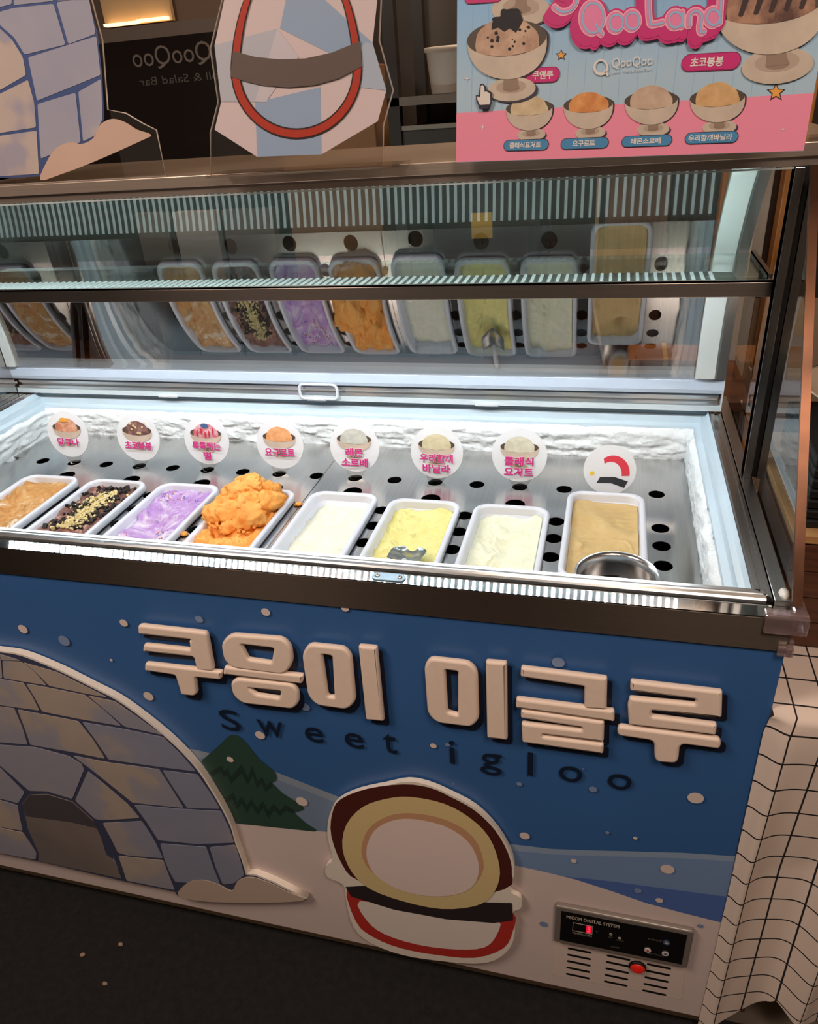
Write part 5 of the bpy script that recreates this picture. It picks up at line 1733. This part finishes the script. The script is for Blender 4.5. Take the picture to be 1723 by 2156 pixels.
# yellow note stuck on an inner stand
nb = on(1015, 475, 'y', 1.12)
nt = thing('yellow_note', 'small yellow paper note on a wire clip behind the cover', 'note', (nb[0], 1.12, 0.79))
box('note_paper', (nb[0] - 0.026, 1.119, nb[2] - 0.030), (nb[0] + 0.026, 1.1195, nb[2] + 0.030), mat('note_yellow', C(236, 196, 70), 0.6), nt)
tube('note_clip', [(nb[0], 1.122, 0.79 + 0.001), (nb[0], 1.122, nb[2])], 0.002, M_dark, nt, 6)
# folder with a yellow strap, white cable
fd = thing('brown_folder', 'brown folder with a yellow strap on the ledge behind the cover', 'folder', (-0.16, 0.86, 0))
f0, f1 = on(1322, 757, 'y', 0.86), on(1484, 777, 'y', 0.86)
# shelf board behind the freezer that carries them
sb = box('service_shelf', (-1.75, 0.735, f0[2] - 0.06), (0.0, 1.0, f0[2] - 0.045), M_wood, None, 0.002, origin=(-0.9, 0.86, f0[2] - 0.06))
tag(sb, 'dark service shelf along the back of the freezer', 'shelf')
fd.location = (-0.16, 0.86, f0[2] - 0.045)
fx0, fx1, fz = f0[0], f1[0], f0[2]
box('folder_body', (fx0, 0.86, fz - 0.0448), (fx1, 0.98, fz), mat('folder_brown', C(170, 112, 58), 0.6, var=0.1, scale=20), fd, 0.008)
box('folder_strap', ((fx0 + fx1) / 2 - 0.005, 0.8585, fz - 0.0445), ((fx0 + fx1) / 2 + 0.004, 0.9815, fz + 0.0015), mat('strap_yellow', C(226, 186, 40), 0.5), fd)
c0, c1, c2 = on(1251, 640, 'y', 0.80), on(1262, 710, 'y', 0.80), on(1274, 772, 'y', 0.80)
cbm = mat('cable_white', C(206, 180, 156), 0.5)
cc = tube('white_cable', [(c0[0] - 0.004, 0.80, c0[2] + 0.25), (c0[0], 0.80, c0[2]), tuple(c1), tuple(c2), (c2[0] + 0.004, 0.81, fz - 0.041)], 0.0032, cbm, None, 8, origin=(c2[0], 0.80, fz - 0.045))
tag(cc, 'thin pale cable hanging behind the cover right of centre', 'cable')

# ------------------------------------------------------------------ side table under a checked cloth, right
TZ = 0.800
tb = thing('side_table', 'table hidden under the checked cloth to the right of the freezer', 'table', (0.3, 0.25, 0))
box('table_top', (-0.040, 0.0, TZ - 0.028), (0.62, 0.62, TZ - 0.003), M_wood, tb)
for x in (0.0, 0.57):
    for y in (0.05, 0.56):
        box('leg', (x, y, 0.0022), (x + 0.035, y + 0.035, TZ - 0.028), M_wood, tb)
tC = NT('checked_cloth')
uvn = tC.n('ShaderNodeUVMap')
sp_ = tC.n('ShaderNodeSeparateXYZ')
tC.l(uvn.outputs[0], sp_.inputs[0])


def lines_of(sock):
    a = tC.n('ShaderNodeMath', operation='FRACT')
    tC.l(sock, a.inputs[0])
    b = tC.n('ShaderNodeMath', operation='LESS_THAN')
    tC.l(a.outputs[0], b.inputs[0])
    b.inputs[1].default_value = 0.058
    return b.outputs[0]


mx_ = tC.n('ShaderNodeMath', operation='MAXIMUM')
tC.l(lines_of(sp_.outputs[0]), mx_.inputs[0])
tC.l(lines_of(sp_.outputs[1]), mx_.inputs[1])
tC.l(tC.ramp(mx_.outputs[0], [(0.0, C(232, 212, 198)), (1.0, C(24, 22, 28))], 'CONSTANT'), tC.bs.inputs['Base Color'])
tC.t.nodes['Color Ramp'].color_ramp.elements[1].position = 0.5
tC.bs.inputs['Roughness'].default_value = 0.8
GR, GY = 0.038, 0.052
bm = bmesh.new()
uvl = bm.loops.layers.uv.new('UVMap')
NS, NTp, ND = 130, 12, 60
S0, S1 = -0.0503, 0.62
rows = []
for j in range(NTp + ND + 1):
    row = []
    for i in range(NS + 1):
        s = S0 + (S1 - S0) * i / NS
        drop_amp = 0
        if j <= NTp:
            y = 0.62 + (-0.012 - 0.62) * j / NTp
            p = Vector((s, y, TZ))
            uv = ((s - S0 + 0.012) / GR, (0.62 - y + 0.018) / GY)
        else:
            t = (j - NTp) / ND
            hem = 0.135 + 0.012 * math.sin(s * 40) if s > 0.05 else 0.135 - 0.110 * (0.05 - s) / 0.0975
            L = TZ - hem
            z = TZ - L * t
            am = min(1, t * 2.2)
            wv = math.sin((s - S0) * 2 * math.pi / 0.135 + 1.1)
            wv2 = math.sin((s - S0) * 2 * math.pi / 0.07 + 0.4 + 2 * t)
            y = -0.012 - 0.004 * math.sin(min(1, t * 12) * math.pi / 2) + am * (-0.016 * wv - 0.004 * wv2 + 0.016)
            x = s + am * 0.006 * math.cos((s - S0) * 2 * math.pi / 0.135 + 1.1)
            if s < 0.03:
                x = max(x, S0) - min(1, t * 20) * 0.006 * (0.03 - s) / 0.08
            y -= 0.006 * t + 0.002
            k_ = min(1.0, max(0.0, (s - S0) / 0.028))
            k_ = k_ * k_ * (3 - 2 * k_)
            y = -0.0035 * (1 - k_) + y * k_
            p = Vector((x, y, z))
            uv = ((s - S0 + 0.012) / GR, (0.632 + L * t + 0.018) / GY)
        row.append((bm.verts.new(p), uv))
    rows.append(row)
for j in range(len(rows) - 1):
    for i in range(NS):
        q = (rows[j][i], rows[j + 1][i], rows[j + 1][i + 1], rows[j][i + 1])
        f = bm.faces.new([a[0] for a in q])
        for lp, a in zip(f.loops, q):
            lp[uvl].uv = a[1]
bmesh.ops.recalc_face_normals(bm, faces=bm.faces)
cl = link('tablecloth', from_bm(bm), tC.m, None, (0.25, 0.2, TZ), smooth=True)
tag(cl, 'cream tablecloth with thin black grid lines draped over the side table', 'tablecloth')
# wooden drawer box on the table with a black ribbed tray and pale crockery
yb_ = 0.135
zt_ = on(1690, 1128, 'y', yb_)[2]
x0_ = on(1650, 1300, 'y', yb_)[0]
wb = thing('wooden_drawer_box', 'brown wooden drawer box standing on the checked tablecloth', 'drawer box', (0.25, 0.25, TZ))
box('box_body', (-0.030, yb_ + 0.006, TZ + 0.0006), (0.45, 0.40, zt_ - 0.012), M_wood, wb)
box('box_top', (-0.033, yb_, zt_ - 0.012), (0.455, 0.405, zt_), M_woodlite, wb, 0.001)
nz = 4
for k in range(nz):
    h = (zt_ - 0.014 - TZ - 0.002) / nz
    box('drawer_front', (-0.030, yb_, TZ + 0.002 + k * h + 0.0008), (0.45, yb_ + 0.0055, TZ + 0.002 + (k + 1) * h - 0.0008), M_wood, wb, 0.0008)
zk0 = on(1700, 1108, 'y', yb_ + 0.02)[2]
zk1 = on(1710, 962, 'y', yb_ + 0.02)[2]
bt = thing('black_ribbed_stack', 'stack of black trays on the wooden drawer box', 'tray stack', (0.25, 0.25, zt_))
nb_ = 7
for k in range(nb_):
    h = (zk1 - zt_) / nb_
    box('tray', (0.0 - 0.02, yb_ + 0.02, zt_ + 0.0004 + k * h), (0.30, 0.36, zt_ + (k + 0.86) * h), M_black, bt, 0.003)
pc = lathe('cream_bowl', [(0, 0), (0.05, 0), (0.06, 0.004), (0.12, 0.05), (0.125, 0.055), (0.119, 0.054), (0.06, 0.010), (0, 0.008)], (0.10, 0.27, zk1 - 0.0), mat('cream_glaze', C(206, 184, 160), 0.3), None, 40, origin=(0.10, 0.27, zk1))
tag(pc, 'cream bowl on top of the black tray stack', 'bowl')
# partition and posts further back on the right
ob = thing('timber_screen', 'orange timber screen with dark panel beyond the right end of the counter', 'screen', (0.35, 1.2, 0.0022))
box('screen_panel', (0.065, 1.25, 0.0022), (0.9, 1.28, 1.02), mat('screen_cream', C(176, 150, 126), 0.7, var=0.06, scale=5), ob)
box('screen_panel', (0.065, 1.25, 1.021), (0.9, 1.28, 1.32), mat('screen_dark', C(52, 38, 34), 0.5), ob)
a = on(1702, 200, 'y', 1.2)
box('screen_post', (a[0] - 0.020, 1.19, 0.0022), (a[0] + 0.016, 1.245, 1.9), M_orange, ob, 0.002)
box('screen_upper', (a[0] + 0.018, 1.25, 1.321), (0.9, 1.28, 1.9), mat('screen_brown', C(64, 46, 38), 0.5), ob)

# crumbs lying on the carpet
for (x, y), lab in (((254, 1988), 'largest beige crumb on the dark carpet'), ((174, 2010), 'small pale crumb on the carpet at the far left'), ((221, 2071), 'pale crumb nearest the bottom left edge of the carpet')):
    p = on(x, y, 'z', 0.003)
    o = lump('carpet_crumb', (p[0], p[1], 0.003), (0.006, 0.004, 0.003), mat('crumb', C(150, 124, 104), 0.8), None, x * 0.1, 2, 0.3)
    tag(o, lab, 'crumb')
